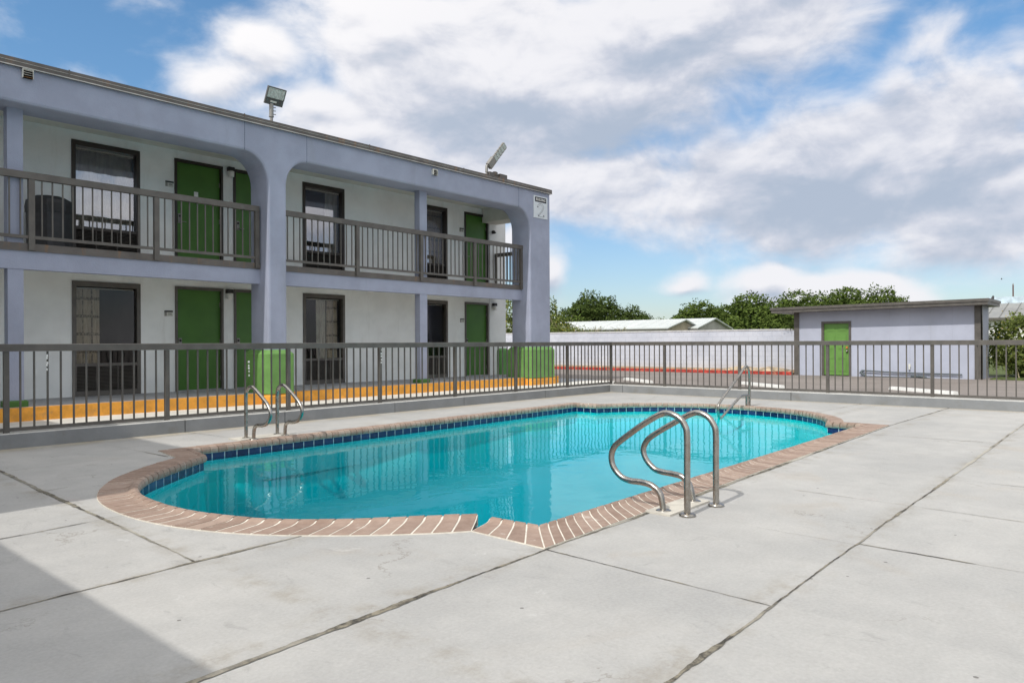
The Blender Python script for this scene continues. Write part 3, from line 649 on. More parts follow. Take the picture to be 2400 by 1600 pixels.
def window(a, b, z0, z1, style):
    m = MB(); t = .07; gz = z0+.60; y0, y1 = 15.475, 15.60
    m.box(a, a+t, y0, y1, z0, z1); m.box(b-t, b, y0, y1, z0, z1); m.box(a+t, b-t, y0, y1, z1-t*1.4, z1); m.box(a+t, b-t, y0, y1, z0, z0+.10); m.box(a+t, b-t, y0+.01, y1, gz-.03, gz+.03)
    w = m.build('window', browndark if style[1] else brown, bld)
    m = MB(); m.box(a+t, b-t, 15.55, 15.556, gz+.03, z1-t*1.4); m.build('pane', panem if style[1] else clearm, w)
    m = MB(); n = 17
    for k in range(n):
        z = z0+.11+(gz-.03-z0-.11)*k/n; m.add([(a+t, 15.50, z), (b-t, 15.50, z), (b-t, 15.535, z+.017), (a+t, 15.535, z+.017), (a+t, 15.50, z+.004), (b-t, 15.50, z+.004)], [[0, 1, 5, 4], [4, 5, 2, 3]])
    for x in (a+t+.36, b-t-.36): m.box(x-.008, x+.008, 15.495, 15.54, z0+.1, gz-.03)
    m.box(a+t, b-t, 15.545, 15.55, z0+.1, gz-.03, 1)
    m.build('air_grille', [brown if not style[1] else mat('dark_grille', (.06, .052, .046), .5), darkline], w)
    # room behind, curtain rail and curtains
    m = MB(); m.add([(a+t, 15.6, z0), (b-t, 15.6, z0), (b-t, 15.6, z1), (a+t, 15.6, z1), (a+t, 18, z0), (b-t, 18, z0), (b-t, 18, z1), (a+t, 18, z1)], [[4, 5, 6, 7], [0, 4, 7, 3], [5, 1, 2, 6], [3, 7, 6, 2], [0, 1, 5, 4]])
    m.build('room', roomm, w)
    for (u0, u1, mt) in style[0]:
        xa = a+t+(b-a-2*t)*u0; xb = a+t+(b-a-2*t)*u1; n = 40; vs = []
        for k in range(n+1):
            x = xa+(xb-xa)*k/n; y = 15.66+.022*math.sin(x*44+math.sin(x*9)*2)+random.uniform(-.002, .002)
            vs += [(x, y, gz-.05), (x+.01*math.sin(x*13), y+.01, z1-.14)]
        c = MB(); c.add(vs, [[2*k, 2*k+2, 2*k+3, 2*k+1] for k in range(n)], 0, True); c.build('curtain', mt, w)
    c = MB(); c.box(a+t+.02, b-t-.02, 15.62, 15.635, z1-.135, z1-.115); c.build('curtain_rail', offwhite, w)
def door(a, b, z0, z1, extra=None):
    t = .05; m = MB()
    m.box(a+t, b-t, 15.545, 15.59, z0+.02, z1-t-.01)
    d = m.build('door', green, bld)
    m = MB(); m.box(a, a+t, 15.47, 15.60, z0, z1); m.box(b-t, b, 15.47, 15.60, z0, z1); m.box(a+t, b-t, 15.47, 15.60, z1-t-.01, z1); m.build('door_frame', brown if z0 < 1 else browndark, d)
    m = MB(); m.box(a+t, b-t, 15.47, 15.56, z0-.002, z0+.018); m.build('threshold', walk, d)
    m = MB(); hx = a+t+.075; m.box(hx-.035, hx+.035, 15.528, 15.546, z0+.92, z0+1.12, ch=.0); m.lathe((hx, 15.52, z0+1.07), [(.0, -.02), (.02, -.02), (.02, .02), (0, .02)], 10, 1)
    m.tube([(hx, 15.53, z0+.95), (hx, 15.49, z0+.95), (hx+.12, 15.485, z0+.95)], .009, 8); m.build('handle', [gal, black], d)
    m = MB()
    for z in (z0+.25, z0+1.05, z0+1.85): m.box(b-t-.012, b-t, 15.53, 15.545, z-.05, z+.05)
    m.build('hinge', gal, d)
    if extra: m = MB(); m.box(a+.44, a+.53, 15.540, 15.5445, z0+1.52, z0+1.63); m.build('notice', white, d)
ST = {(5.02, 0): ([(0, .42, plaidm)], 0), (5.02, 1): ([(0, 1, sheerm)], 1), (10.05, 0): ([(.38, .62, sheerm), (.64, .98, plaidm)], 0), (10.05, 1): ([(.62, 1, sheerm)], 1),
      (13.62, 0): ([(.15, .45, plaidm)], 0), (13.62, 1): ([(0, 1, plaidm)], 1)}
for fi, (z0, z1, _, _) in enumerate(FL_):
    for a, b, k in OPX:
        if k == 'w': window(a, b, z0, z1, ST[(a, fi)])
        else: door(a, b, z0, z1, extra=(a == 6.97 and fi == 1))
# wall behind doors so that no daylight leaks
m = MB()
for a, b, k in OPX:
    if k == 'd': m.box(a-.02, b+.02, 15.73, 15.76, .1, 5.4)
m.build('inner_wall', roomm, bld)

def railing(posts, npk, first=None):
    m = MB(); a, b = posts[0], posts[-1]; yy = 13.70; m.box(a-.03, b+.045, yy-.045, yy+.045, 3.875, 3.985, ch=.006)
    r = m.build('balcony_railing', brown, bld)
    m = MB(); m.box(a, b, yy-.02, yy+.02, 2.915, 2.965); m.build('bottom_rail', brown, r)
    for p in posts: m = MB(); m.box(p-.045, p+.045, yy-.035, yy+.035, 2.73, 3.875); m.build('post', brown, r)
    for i, (u, v) in enumerate(zip(posts, posts[1:])):
        for k in range(1, npk[i]+1):
            c = u+(v-u)*k/(npk[i]+1); m = MB(); m.box(c-.010, c+.010, yy-.010, yy+.010, 2.964, 3.876); m.build('picket', brown, r)
railing([-.1, 1.87, 3.85, 5.83, 7.82], [12]*4); railing([8.37, 10.31, 12.25, 14.15, 16.06], [12]*4)
m = MB(); m.box(16.90, 16.97, 14.15, 15.5, 3.86, 3.97); r = m.build('end_railing', brown, bld)
m = MB(); m.box(16.92, 16.95, 14.15, 15.5, 2.9, 2.94); m.box(16.91, 16.96, 15.44, 15.49, 2.84, 3.86); m.build('post', brown, r)
for k in range(9): m = MB(); c = 14.25+.13*k; m.box(16.925, 16.945, c-.01, c+.01, 2.94, 3.86); m.build('picket', brown, r)
# vents on the top beam
for (x, z, rusty) in ((3.715, 5.46, 1), (12.41, 5.40, 0)):
    m = MB(); w = .075; m.box(x-w, x+w, 13.34, 13.40, z+.065, z+.075); m.box(x-w, x-w+.008, 13.33, 13.40, z-.07, z+.065); m.box(x+w-.008, x+w, 13.33, 13.40, z-.07, z+.065)
    for k in range(4):
        zz = z-.065+.036*k; m.add([(x-w, 13.325, zz), (x+w, 13.325, zz), (x+w, 13.37, zz+.024), (x-w, 13.37, zz+.024)], [[0, 1, 2, 3], [3, 2, 1, 0]], 1 if (rusty and k == 0) else 0)
    m.box(x-w+.01, x+w-.01, 13.385, 13.399, z-.065, z+.06, 2)
    m.build('vent', [offwhite, mat('rusty_metal', (.32, .17, .07), .8, var=.2, vs=20), black], bld)
# building number sign
sgn_ = thing('building_sign', 'white building number sign at the top corner of the motel', 'sign', (16.57, 13.39, 5.10))
m = MB(); m.box(16.26, 16.89, 13.385, 13.399, 4.785, 5.42); m.build('panel', mat('sign_white', (.62, .66, .70), .5, var=.03), sgn_)
m = MB(); m.box(16.32, 16.83, 13.381, 13.3849, 5.245, 5.385); m.build('header_band', black, sgn_)
text_mesh('BUILDING', .102, Vector((16.575, 13.379, 5.315)), RFACE, white, 'word_building', sgn_, True, .92)
m = MB()
def strip(pts, w, mb):
    for a, b in zip(pts, pts[1:]):
        a = Vector(a); b = Vector(b); t = (b-a).normalized(); nn = Vector((-t.y, t.x))*w/2
        q = [a-nn, b-nn, b+nn, a+nn]; mb.add([(p.x, 13.3835, p.y) for p in q], [[0, 1, 2, 3]])
        mb.add([(p.x, 13.3835, p.y) for p in q], [[3, 2, 1, 0]])
outer2 = cr([(16.43, 5.09), (16.46, 5.17), (16.57, 5.21), (16.68, 5.17), (16.70, 5.08), (16.64, 4.99), (16.50, 4.84), (16.72, 4.84), (16.72, 4.89)], 5)
inner2 = cr([(16.48, 5.10), (16.52, 5.155), (16.58, 5.165), (16.645, 5.13), (16.65, 5.07), (16.59, 4.99), (16.46, 4.86)], 5)
strip([(p.x, p.y) for p in outer2], .009, m); strip([(p.x, p.y) for p in inner2], .006, m)
for x, z in ((16.44, 5.10), (16.47, 4.85), (16.71, 4.87)): m.box(x-.02, x+.02, 13.382, 13.3845, z-.018, z+.018)
m.build('number_two', mat('sign_grey', (.14, .14, .16), .5), sgn_)

# room number plates and wall lamps
for (x, z, num, lab) in ((6.835, 1.84, '134', 'small room number plate left of the ground floor door nearest the camera'), (15.455, 1.86, '136', 'small room number plate beside the far ground floor green door'),
                         (6.865, 4.54, '234', 'small room number plate left of the upper door nearest the camera'), (15.45, 4.54, '236', 'small room number plate beside the far upper floor green door')):
    t = thing('room_sign', lab, 'sign', (x, 15.49, z), 'room number plates beside the doors')
    m = MB(); m.box(x-.085, x+.085, 15.488, 15.499, z-.055, z+.055); m.build('plate', offwhite, t)
    m = MB(); m.box(x-.087, x+.087, 15.484, 15.4879, z+.03, z+.062); m.box(x-.083, x-.04, 15.4845, 15.4879, z-.05, z+.028, 1); m.build('band', [black, gal], t)
    text_mesh(num, .052, Vector((x+.02, 15.4855, z-.012)), RFACE, black, 'room_number', t)
for (x, z, lab) in ((8.155, 2.31, 'black capped wall lamp between the two nearest ground floor doors'), (8.20, 5.02, 'black capped wall lamp between the two nearest upper floor doors'), (16.84, 2.33, 'black capped wall lamp right of the far ground floor door')):
    t = thing('wall_lamp', lab, 'wall lamp', (x, 15.45, z), 'wall lamps beside the doors')
    m = MB(); m.box(x-.075, x+.075, 15.40, 15.499, z+.01, z+.10, ch=.01); m.build('lamp_cap', black, t)
    m = MB(); m.lathe((x, 15.44, z), [(.045, -.12), (.065, -.11), (.07, .0), (.055, .012)], 12); m.build('lamp_globe', mat('frosted_glass', (.75, .76, .74), .35, var=.02), t)
t = thing('security_camera', 'small dark camera on the end wall of the upper balcony', 'camera', (16.78, 15.3, 4.62))
m = MB(); m.lathe((16.78, 15.43, 4.62), [(.05, -.05), (.06, -.02), (.06, .03), (.03, .05)], 12); m.build('camera_dome', black, t)
m = MB(); m.tube([(16.78, 15.5, 4.62), (16.78, 15.44, 4.62), (16.84, 15.38, 4.60)], .02, 8); m.build('bracket', black, t)
t = thing('ceiling_lamp', 'small round white lamp under the balcony slab', 'lamp', (10.9, 14.3, 2.6))
m = MB(); m.lathe((10.9, 13.99, 2.47), [(.02, -.06), (.09, -.03), (.11, .02), (.11, .15)], 16); m.build('lamp_cover', white, t)
# trash container
t = thing('trash_can', 'black eight sided trash can on the upper balcony beside the window', 'trash can', (4.47, 14.9, 2.845))
m = MB(); m.lathe((4.47, 14.9, 2.845), [(.33, 0), (.35, .05), (.36, .68), (.36, .70)], 8, 0, False, math.pi/8); m.build('bin_body', trash_m, t)
m = MB(); m.lathe((4.47, 14.9, 2.845), [(.375, .70), (.38, .80), (.36, .92), (.24, .99), (.0, 1.0)], 8, 0, False, math.pi/8); m.build('lid', trash_m, t)
m = MB(); m.box(4.35, 4.59, 14.548, 14.56, 3.57, 3.70); m.build('opening', black, t)

# roof flood lamps
t = thing('flood_lamp', 'square grey flood lamp on a short pole above the near part of the roof', 'flood lamp', (8.04, 13.5, 5.67))
m = MB(); m.tube([(8.04, 13.5, 5.66), (8.04, 13.5, 5.83)], .032, 14); m.tube([(8.04, 13.5, 5.80), (8.04, 13.5, 6.06)], .044, 14); m.tube([(8.04, 13.5, 5.795), (8.04, 13.5, 5.815)], .050, 14)
for z in (5.86, 5.93, 6.0): m.tube([(8.08, 13.5, z), (8.13, 13.48, z)], .009, 6)
m.build('pole', gal, t)
lx = Vector((1, 0, 0)); ly = Vector((0, -.47, .88)).normalized(); lz = lx.cross(ly)   # lz points to the yard side (lens)
lz = -lz if lz.y > 0 else lz
Mh = Matrix(((lx.x, ly.x, lz.x, 8.08), (lx.y, ly.y, lz.y, 13.49), (lx.z, ly.z, lz.z, 6.04), (0, 0, 0, 1))) @ Matrix.Scale(.86, 4)
m = MB(); m.box(-.235, .235, 0, .41, -.045, 0, M=Mh); m.box(-.17, .17, .02, .20, -.085, -.045, M=Mh)
m.box(-.235, -.215, .15, .41, 0, .012, M=Mh); m.box(.215, .235, .15, .41, 0, .012, M=Mh); m.box(-.215, .215, .39, .41, 0, .012, M=Mh); m.box(-.215, .215, .145, .16, 0, .012, M=Mh)
h = m.build('lamp_head', mat('dark_grey_metal', (.10, .10, .098), .5, metal=.2), t)
m = MB(); m.box(-.213, .213, .162, .388, .001, .006, M=Mh); m.build('lens', lens_m, h)
m = MB(); m.box(-.10, .06, .06, .10, .001, .005, M=Mh); m.build('rating_plate', offwhite, h)
t = thing('flood_lamp', 'slender tilted grey flood lamp seen edge on above the far part of the roof', 'flood lamp', (14.45, 13.5, 5.67))
m = MB(); m.tube([(14.42, 13.5, 5.66), (14.42, 13.5, 5.80)], .028, 12); m.tube([(14.42, 13.5, 5.77), (14.42, 13.5, 5.93), (14.47, 13.47, 5.97)], .042, 12); m.build('pole', gal, t)
ax = (RV*.62+UP*.78).normalized(); axx = Vector((1, -.25, 0)).normalized()*math.cos(math.radians(52))+UP*math.sin(math.radians(52)); axx.normalize()
sd = axx.cross(UP).normalized(); nr = sd.cross(axx).normalized()
sd2 = (sd*.35+nr*.94).normalized(); nr2 = axx.cross(sd2).normalized()
Mh = Matrix(((axx.x, sd2.x, nr2.x, 14.47), (axx.y, sd2.y, nr2.y, 13.47), (axx.z, sd2.z, nr2.z, 5.93), (0, 0, 0, 1)))
m = MB(); m.box(0, .27, -.10, .10, -.05, .05, M=Mh); m.box(.27, .84, -.10, .075, -.02, .03, M=Mh); h = m.build('lamp_head', gal, t)
m = MB()
for s_ in (-1, 1):
    for k in range(5): m.box(.29+.11*k, .385+.11*k, -.085, .065, (-.026 if s_ < 0 else .0305), (-.0205 if s_ < 0 else .036), M=Mh)
m.build('lens', lens_m, h)
m = MB()
for k in range(5):
    m.box(.29+.11*k, .375+.11*k, .076, .09, -.018, .028, M=Mh); m.box(.29+.11*k, .375+.11*k, -.115, -.101, -.018, .028, M=Mh)
m.build('cooling_fin', gal, h)
t = thing('junction_box', 'pair of grey brown electrical boxes on the roof edge beside the far lamp', 'electrical box', (14.9, 13.5, 5.67))
m = MB(); m.box(14.45, 14.66, 13.42, 13.55, 5.67, 5.79, ch=.01); m.lathe((14.74, 13.5, 5.67), [(.085, 0), (.085, .14), (.05, .165)], 12); m.box(14.87, 15.17, 13.42, 13.56, 5.67, 5.80, ch=.008); m.build('box_body', fascia, t)
# birds
def bird(loc, label, fly=False):
    t = thing('bird', label, 'bird', loc); m = MB(); x, y, z = loc; s = 1.0
    P = [(-.16, 0, .02), (-.08, 0, .05), (0, 0, .07), (.06, 0, .11), (.10, 0, .14), (.14, 0, .14)]; R_ = [.008, .035, .045, .035, .028, .004]
    m.tube([(x+a*s, y+b, z+c*s) for a, b, c in P], R_, 8)
    if fly: m.add([(x, y-.22, z+.12), (x+.06, y, z+.08), (x-.06, y, z+.08), (x, y+.22, z+.12)], [[0, 1, 2], [1, 3, 2], [2, 1, 0], [2, 3, 1]])
    else:
        for d in (-.015, .015): m.tube([(x, y+d, z-.005), (x, y+d, z+.04)], .004, 5)
    m.build('body', mat('dark_feathers', (.05, .05, .05), .8), t)

# ------------------------------------------------------------------ the wing that shades the near corner (left of the picture)
wg = thing('motel_wing', 'blue grey motel wing out of frame left casting the shade', 'building', (-6, 9, 0))
m = MB(); m.box(-9, -1.36, 6.02, 13.3, 0, 5.54); m.box(-9, -1.6, 2.60, 6.02, 0, 2.62); m.build('wall', stucco, wg)
m = MB(); m.box(-9.1, -1.30, 5.92, 13.34, 5.54, 5.67); m.box(-9.1, -1.27, 2.42, 5.92, 2.62, 2.80); m.build('roof', fascia, wg)
for y in (7.2, 9.8, 11.6):
    for z in (.2, 2.95): m = MB(); m.box(-1.37, -1.34, y, y+1.0, z, z+2.1); m.build('door', green, wg)
for y in (3.4,): m = MB(); m.box(-1.61, -1.585, y, y+1.6, .9, 2.1); m.build('window', black, wg)

# ------------------------------------------------------------------ steel handrails
def rail_x(label, X, pts, feet, n=8, dy=0):
    """rail in a plane X = const; pts are (y, z)"""
    t = thing('pool_handrail', label, 'handrail', (X, feet[0], 0), 'steel grab rails at the pool edge')
    P = cr([(X, y, z) for y, z in pts], n)
    m = MB(); m.tube([p.to_tuple() for p in P], .0225, 16); m.build('rail_tube', steel, t)
    for f in feet:
        m = MB(); m.lathe((X, f, .0), [(.056, 0), (.058, .012), (.046, .020), (.026, .024)], 20); m.build('flange', steel, t)
RPT = [(2.43, .005), (2.43, .30), (2.43, .52), (2.445, .59), (2.49, .645), (2.56, .672), (2.63, .66), (2.78, .58), (2.96, .47), (3.02, .41), (3.04, .345), (3.01, .275), (2.94, .215), (2.87, .20), (2.78, .195), (2.70, .18), (2.64, .12), (2.61, .005)]
rail_x('bright steel grab rail in the foreground, the right one of the near pair', 5.035, RPT, (2.43, 2.61))
LPT = [(y+.0, z) for y, z in [(2.44, .005), (2.44, .30), (2.44, .55), (2.455, .62), (2.50, .672), (2.58, .70), (2.655, .685), (2.80, .60), (2.99, .465), (3.045, .405), (3.06, .34), (3.04, .27), (2.975, .21), (2.90, .19), (2.80, .19), (2.715, .175), (2.65, .12), (2.625, .005)]]
rail_x('bright steel grab rail in the foreground, the left one of the near pair', 4.615, LPT, (2.44, 2.625))
APT = [(8.67, .005), (8.67, .30), (8.67, .54), (8.64, .62), (8.56, .66), (8.46, .64), (8.25, .52), (8.13, .43), (8.09, .35), (8.12, .27), (8.19, .22), (8.30, .195), (8.40, .19), (8.47, .14), (8.49, .005)]
rail_x('steel grab rail across the pool in front of the fence, leftmost of all', 4.79, APT, (8.67, 8.49))
rail_x('steel grab rail across the pool, second from the left by the fence', 5.26, [(y+.05, z) for y, z in APT], (8.72, 8.54))
t = thing('stair_handrail', 'steel stair rail dipping into the water at the far rounded end', 'handrail', (13.2, 5.7, 0))
CPT = [(13.21, 0), (13.21, .28), (13.21, .54), (13.18, .67), (13.08, .745), (12.98, .72), (12.70, .55), (12.30, .34), (12.02, .18), (11.92, .11), (11.90, .03), (11.92, -.06), (11.97, -.125), (12.05, -.115), (12.31, .0), (12.70, .16), (12.84, .205), (12.96, .21), (13.21, .205)]
P = cr([(x, 5.70, z) for x, z in CPT], 8); m = MB(); m.tube([p.to_tuple() for p in P], .0225, 14); m.build('rail_tube', steel, t)
m = MB(); m.tube([(13.08, 5.70, 0), (13.08, 5.70, .205)], .022, 14); m.build('support_post', steel, t)
for x in (13.21, 13.08): m = MB(); m.lathe((x, 5.7, 0), [(.05, 0), (.05, .014), (.028, .02)], 16); m.build('flange', steel, t)

# ------------------------------------------------------------------ parking lot and boundary
for i, (x, y) in enumerate(((20.25, 12.87), (20.2, 8.94), (20.15, 5.01), (20.1, 1.08))):
    t = tag(bpy.data.objects.new('wheel_stop', None), None, 'wheel stop', 'white wheel stops in the parking lot'); COL.objects.link(t)
    t['label'] = ['white concrete wheel stop behind the fence, nearest the motel', 'white concrete wheel stop behind the fence, left of the shed', 'white concrete wheel stop on the asphalt in front of the shed', 'white concrete wheel stop beyond the right edge of the fence'][i]
    t.location = (x, y, 0)
    m = MB(); M_ = Matrix.Translation((x, y, -.012)) @ Matrix.Rotation(math.radians(234), 4, 'Z')
    pf = [(-.08, 0), (.08, 0), (.06, .075), (-.06, .075)]; m.add([M_ @ Vector((0, a, b)) for a, b in pf]+[M_ @ Vector((.04, a*.9, b)) for a, b in pf]+[M_ @ Vector((1.96, a, b)) for a, b in pf]+[M_ @ Vector((2.0, a*.9, b)) for a, b in pf],
        [[3, 2, 1, 0], [12, 13, 14, 15]]+[[4*j+k, 4*j+(k+1) % 4, 4*j+4+(k+1) % 4, 4*j+4+k] for j in range(3) for k in range(4)])
    m.build('stop_block', white, t)
m = MB(); m.box(26.66, 26.80, 9.95, 60, -.012, .105, ch=0); o = m.build('red_kerb', redp); tag(o, kind='structure')
m = MB(); m.box(26.80, 29.6, 9.95, 60, -.01, .07); o = m.build('dirt_strip', dirt); tag(o, kind='structure')
m = MB()
for k in range(60):
    x = random.uniform(26.9, 28.2); y = random.uniform(10, 24) if k % 3 else random.uniform(10.5, 14); r = random.uniform(.02, .09)
    m.lathe((x, y, .06), [(r, 0), (r*.8, r*.5), (r*.3, r*.75)], 6)
for (x, y, w) in ((28.6, 12.6, .9), (28.4, 11.4, .8)): m.lathe((x, y, .06), [(w, 0), (w*.8, .07), (w*.35, .13), (.05, .16)], 14)
o = m.build('gravel', mat('rubble', (.50, .40, .28), .95, var=.3, vs=5)); tag(o, 'loose rubble and broken stones along the foot of the boundary wall', 'rubble', kind='stuff')
def block_mat():
    m = bpy.data.materials.new('painted_block'); m.use_nodes = True; t = m.node_tree; q = G(t); B = t.nodes['Principled BSDF']
    co = q.n('ShaderNodeTexCoord').outputs['Object']; x, y, z = q.sep(co)
    row = q.m('FLOOR', q.m('DIVIDE', z, .2)); fz = q.m('FRACT', q.m('DIVIDE', z, .2)); fy = q.m('FRACT', q.m('ADD', q.m('DIVIDE', y, .4), q.m('MULTIPLY', row, .5)))
    jn = q.m('MAXIMUM', q.m('LESS_THAN', fz, .07), q.m('LESS_THAN', fy, .035))
    c = q.mix(q.ss(q.noise(co, 1.2, 5, .6), .3, .7), (.45, .48, .56), (.54, .57, .65))
    c = q.mix(q.m('MULTIPLY', jn, .30), c, (.26, .28, .34))
    c = q.mix(q.m('MULTIPLY', q.ss(q.noise(q.xyz(x, q.m('MULTIPLY', y, .5), z), 3.5, 6, .7), .60, .68), .25), c, (.36, .37, .40))
    c = q.mix(q.m('MULTIPLY', q.ss(z, .45, .0), .4), c, (.52, .47, .40))
    q.put(B.inputs['Base Color'], c); B.inputs['Roughness'].default_value = .85
    b = q.n('ShaderNodeBump'); b.inputs['Strength'].default_value = .5; b.inputs['Distance'].default_value = .01; q.put(b.inputs['Height'], q.m('ADD', q.m('MULTIPLY', jn, -1), q.noise(co, 25, 4, .6))); t.links.new(b.outputs[0], B.inputs['Normal'])
    return m
bw = thing('boundary_wall', 'long pale painted block wall behind the parking lot', 'wall', (29.7, 30, 0))
m = MB(); m.box(29.6, 29.8, 7.0, 62, -.1, 1.66); m.build('block_face', block_mat(), bw)
m = MB(); m.box(29.58, 29.82, 7.0, 62, 1.66, 1.715); m.build('wall_cap', mat('wall_cap', (.55, .56, .58), .8, var=.1, vs=3), bw)
# shed
sh_ = thing('pump_shed', 'low pale blue shed with flat brown roof and green door', 'shed', (27.3, 7, 0))
FX, SY0, SY1, BX = 26.9, 4.12, 9.88, 28.3
m = MB()
m.box(FX, BX, SY0, 7.95, -.02, 2.30); m.box(FX, BX, 8.95, SY1, -.02, 2.30); m.box(FX, BX, 7.95, 8.95, 1.90, 2.30); m.box(FX+.2, BX, 7.95, 8.95, -.02, 1.90)
for k in range(5): y = 4.9+.61*k; m.box(FX-.003, FX+.01, y-.003, y+.003, 0, 2.28, 1)
m.build('wall', [shedwall, mat('siding_seam', (.40, .42, .50), .9)], sh_)
m = MB(); m.box(FX-.03, FX+.001, SY0-.03, SY0+.17, -.02, 2.30); m.box(FX-.03, FX+.12, SY0-.031, SY0-.001, -.02, 2.30); m.box(FX-.03, FX+.001, SY1-.15, SY1+.03, -.02, 2.30); m.build('corner_trim', browndark if False else brown, sh_)
m = MB()
ra, rb = 3.86, 10.55
for (x0, x1, zt, zb, off) in ((26.36, 28.65, 0, -.155, 0), (26.33, 28.68, .035, -.055, -.03)):
    y0, y1 = ra+off, rb-off; v = []
    for y, h in ((y0, 2.455), (y1, 2.385)):
        for x in (x0, x1):
            for z in (zb, zt): v.append((x, y, h+z))
    m.add(v, [[0, 2, 3, 1], [4, 5, 7, 6], [0, 1, 5, 4], [2, 6, 7, 3], [1, 3, 7, 5], [0, 4, 6, 2]])
m.build('roof', brown, sh_)
m = MB(); m.box(FX+.05, FX+.09, 8.02, 8.88, .02, 1.83)
d = m.build('door', shedgreen, sh_)
m = MB()
for yy in (8.12, 8.50):
    for z0, z1 in ((1.55, 1.72), (.92, 1.42), (.58, .84), (.14, .50)):
        m.box(FX+.040, FX+.0495, yy, yy+.28, z0, z1, ch=0)
        m.box(FX+.034, FX+.0399, yy+.03, yy+.25, z0+.03, z1-.03)
m.build('door_panel', shedgreen, d)
m = MB(); m.lathe((FX+.02, 8.10, .86), [(.035, -.035), (.04, 0), (.035, .035)], 10); m.box(FX+.0, FX+.05, 8.07, 8.13, .95, 1.02, 1); m.build('handle', [steel, mat('orange_tag', (.6, .2, .05), .6)], d)
m = MB(); m.box(FX-.02, FX+.1, 7.95, 8.03, -.01, 1.90); m.box(FX-.02, FX+.1, 8.87, 8.95, -.01, 1.90); m.box(FX-.02, FX+.1, 8.03, 8.87, 1.82, 1.90); m.build('door_frame', brown, sh_)
m = MB(); m.box(FX-.05, FX-.001, 6.09, 6.17, .35, .44, ch=.01); m.tube([(FX-.04, 6.13, .36), (FX-.05, 6.13, .26)], .03, 8); m.build('outlet_cover', offwhite, sh_)
t = thing('drain_pipe', 'long black pipe lying against the foot of the shed wall', 'pipe', (26.75, 6.1, .1))
m = MB(); m.tube([(26.83, 4.62, .13), (26.84, 5.6, .14), (26.83, 6.6, .155), (26.82, 7.55, .20)], .022, 10); m.tube([(26.82, 7.55, .20), (26.78, 7.62, .12), (26.72, 7.45, .02)], .045, 8); m.tube([(26.70, 7.5, .01), (26.70, 6.6, .012), (26.70, 6.0, .015), (26.72, 5.5, .0)], .014, 8); m.tube([(26.70, 6.05, .04), (26.68, 5.75, .05), (26.70, 5.6, .01)], .04, 8)
m.build('pipe_run', mat('grey_black_pipe', (.07, .09, .10), .5), t)
bird((27.9, 3.95, 2.48), 'small dark bird perched on the shed roof corner')
bird((*px(2348, 60), px(2348, 60, 656)), 'tiny dark bird flying in the blue sky at right', True)
m = MB(); m.box(26.95, 40, -30, 3.9, -.011, .02); o = m.build('grass', grassm); tag(o, kind='structure')

# ------------------------------------------------------------------ foliage
def blob_leaves(mb, cen, rad, n, size, R, flow=0, flat=.8):
    """leaf cards in one lobe, denser at its shell"""
    for _ in range(n):
        v = Vector((R.gauss(0, 1), R.gauss(0, 1), R.gauss(0, 1))).normalized()
        rr = R.uniform(.35, 1)**.45*(1+.16*math.sin(v.x*5+cen[0])+.13*math.sin(v.z*7+cen[1])+.1*math.sin(v.y*9))
        if R.random() < .05: rr *= 1.14
        p = Vector(cen)+Vector((v.x*rad[0], v.y*rad[1], v.z*rad[2]))*rr
        s = size*R.uniform(.6, 1.3); a = Vector((R.gauss(0, 1), R.gauss(0, 1), R.gauss(0, .7))).normalized(); b = a.cross(v+Vector((.1, .2, .3))*R.random()).normalized()
        c = R.random()*.9 if R.random() > flow else .97
        k = .45 if c > .93 else 1
        mb.add([p-a*s*k, p+b*s*.5*k, p+a*s*k, p-b*s*.5*k], [[0, 1, 2, 3]], 0, False, c)
def tree(name, label, group, x, y, ztop, w, leaf, seed, n=5200, size=.16, lobes=11, base=.25):
    R = random.Random(seed); t = thing(name, label, 'tree', (x, y, 0), group)
    H = ztop; m = MB(); cz = H*base
    m.tube([(x, y, -.1), (x+R.uniform(-.1, .1), y, H*.2), (x+R.uniform(-.2, .2), y+.1, H*.45), (x+R.uniform(-.3, .3), y, H*.8)], [.2*H/7, .16*H/7, .11*H/7, .03], 9)
    LB = []
    for k in range(lobes):
        a = k*2.4+R.uniform(-.4, .4); q = math.sqrt((k+.5)/lobes)
        rw = w*.5; rx = rw*R.uniform(.30, .46)
        px_ = x+math.cos(a)*(rw-rx)*q*1.15; py_ = y+math.sin(a)*(rw-rx)*q*1.15
        hz = ztop-(rx*.8)-(H*.58)*q**1.4*R.uniform(.35, 1.1)
        hz = max(hz, H*.30); LB.append(((px_, py_, hz), (rx, rx, rx*.78)))
    LB.append(((x, y, H*.42), (w*.42, w*.42, H*.26)))
    LB[0] = ((x+R.uniform(-.2, .2)*w*.3, y, ztop-w*.20), (w*.25, w*.25, w*.20))
    for c, r in LB:
        m.tube([(x, y, H*.25), ((x+c[0])/2, (y+c[1])/2, (H*.25+c[2])/2+.2), c], [.07, .05, .015], 6)
    m.build('trunk', bark, t)
    mb = MB()
    tot = sum(r[0]*r[2] for c, r in LB)
    for c, r in LB: blob_leaves(mb, c, r, int(n*r[0]*r[2]/tot), size, R)
    mb.build('crown', leaf, t, attr=True)
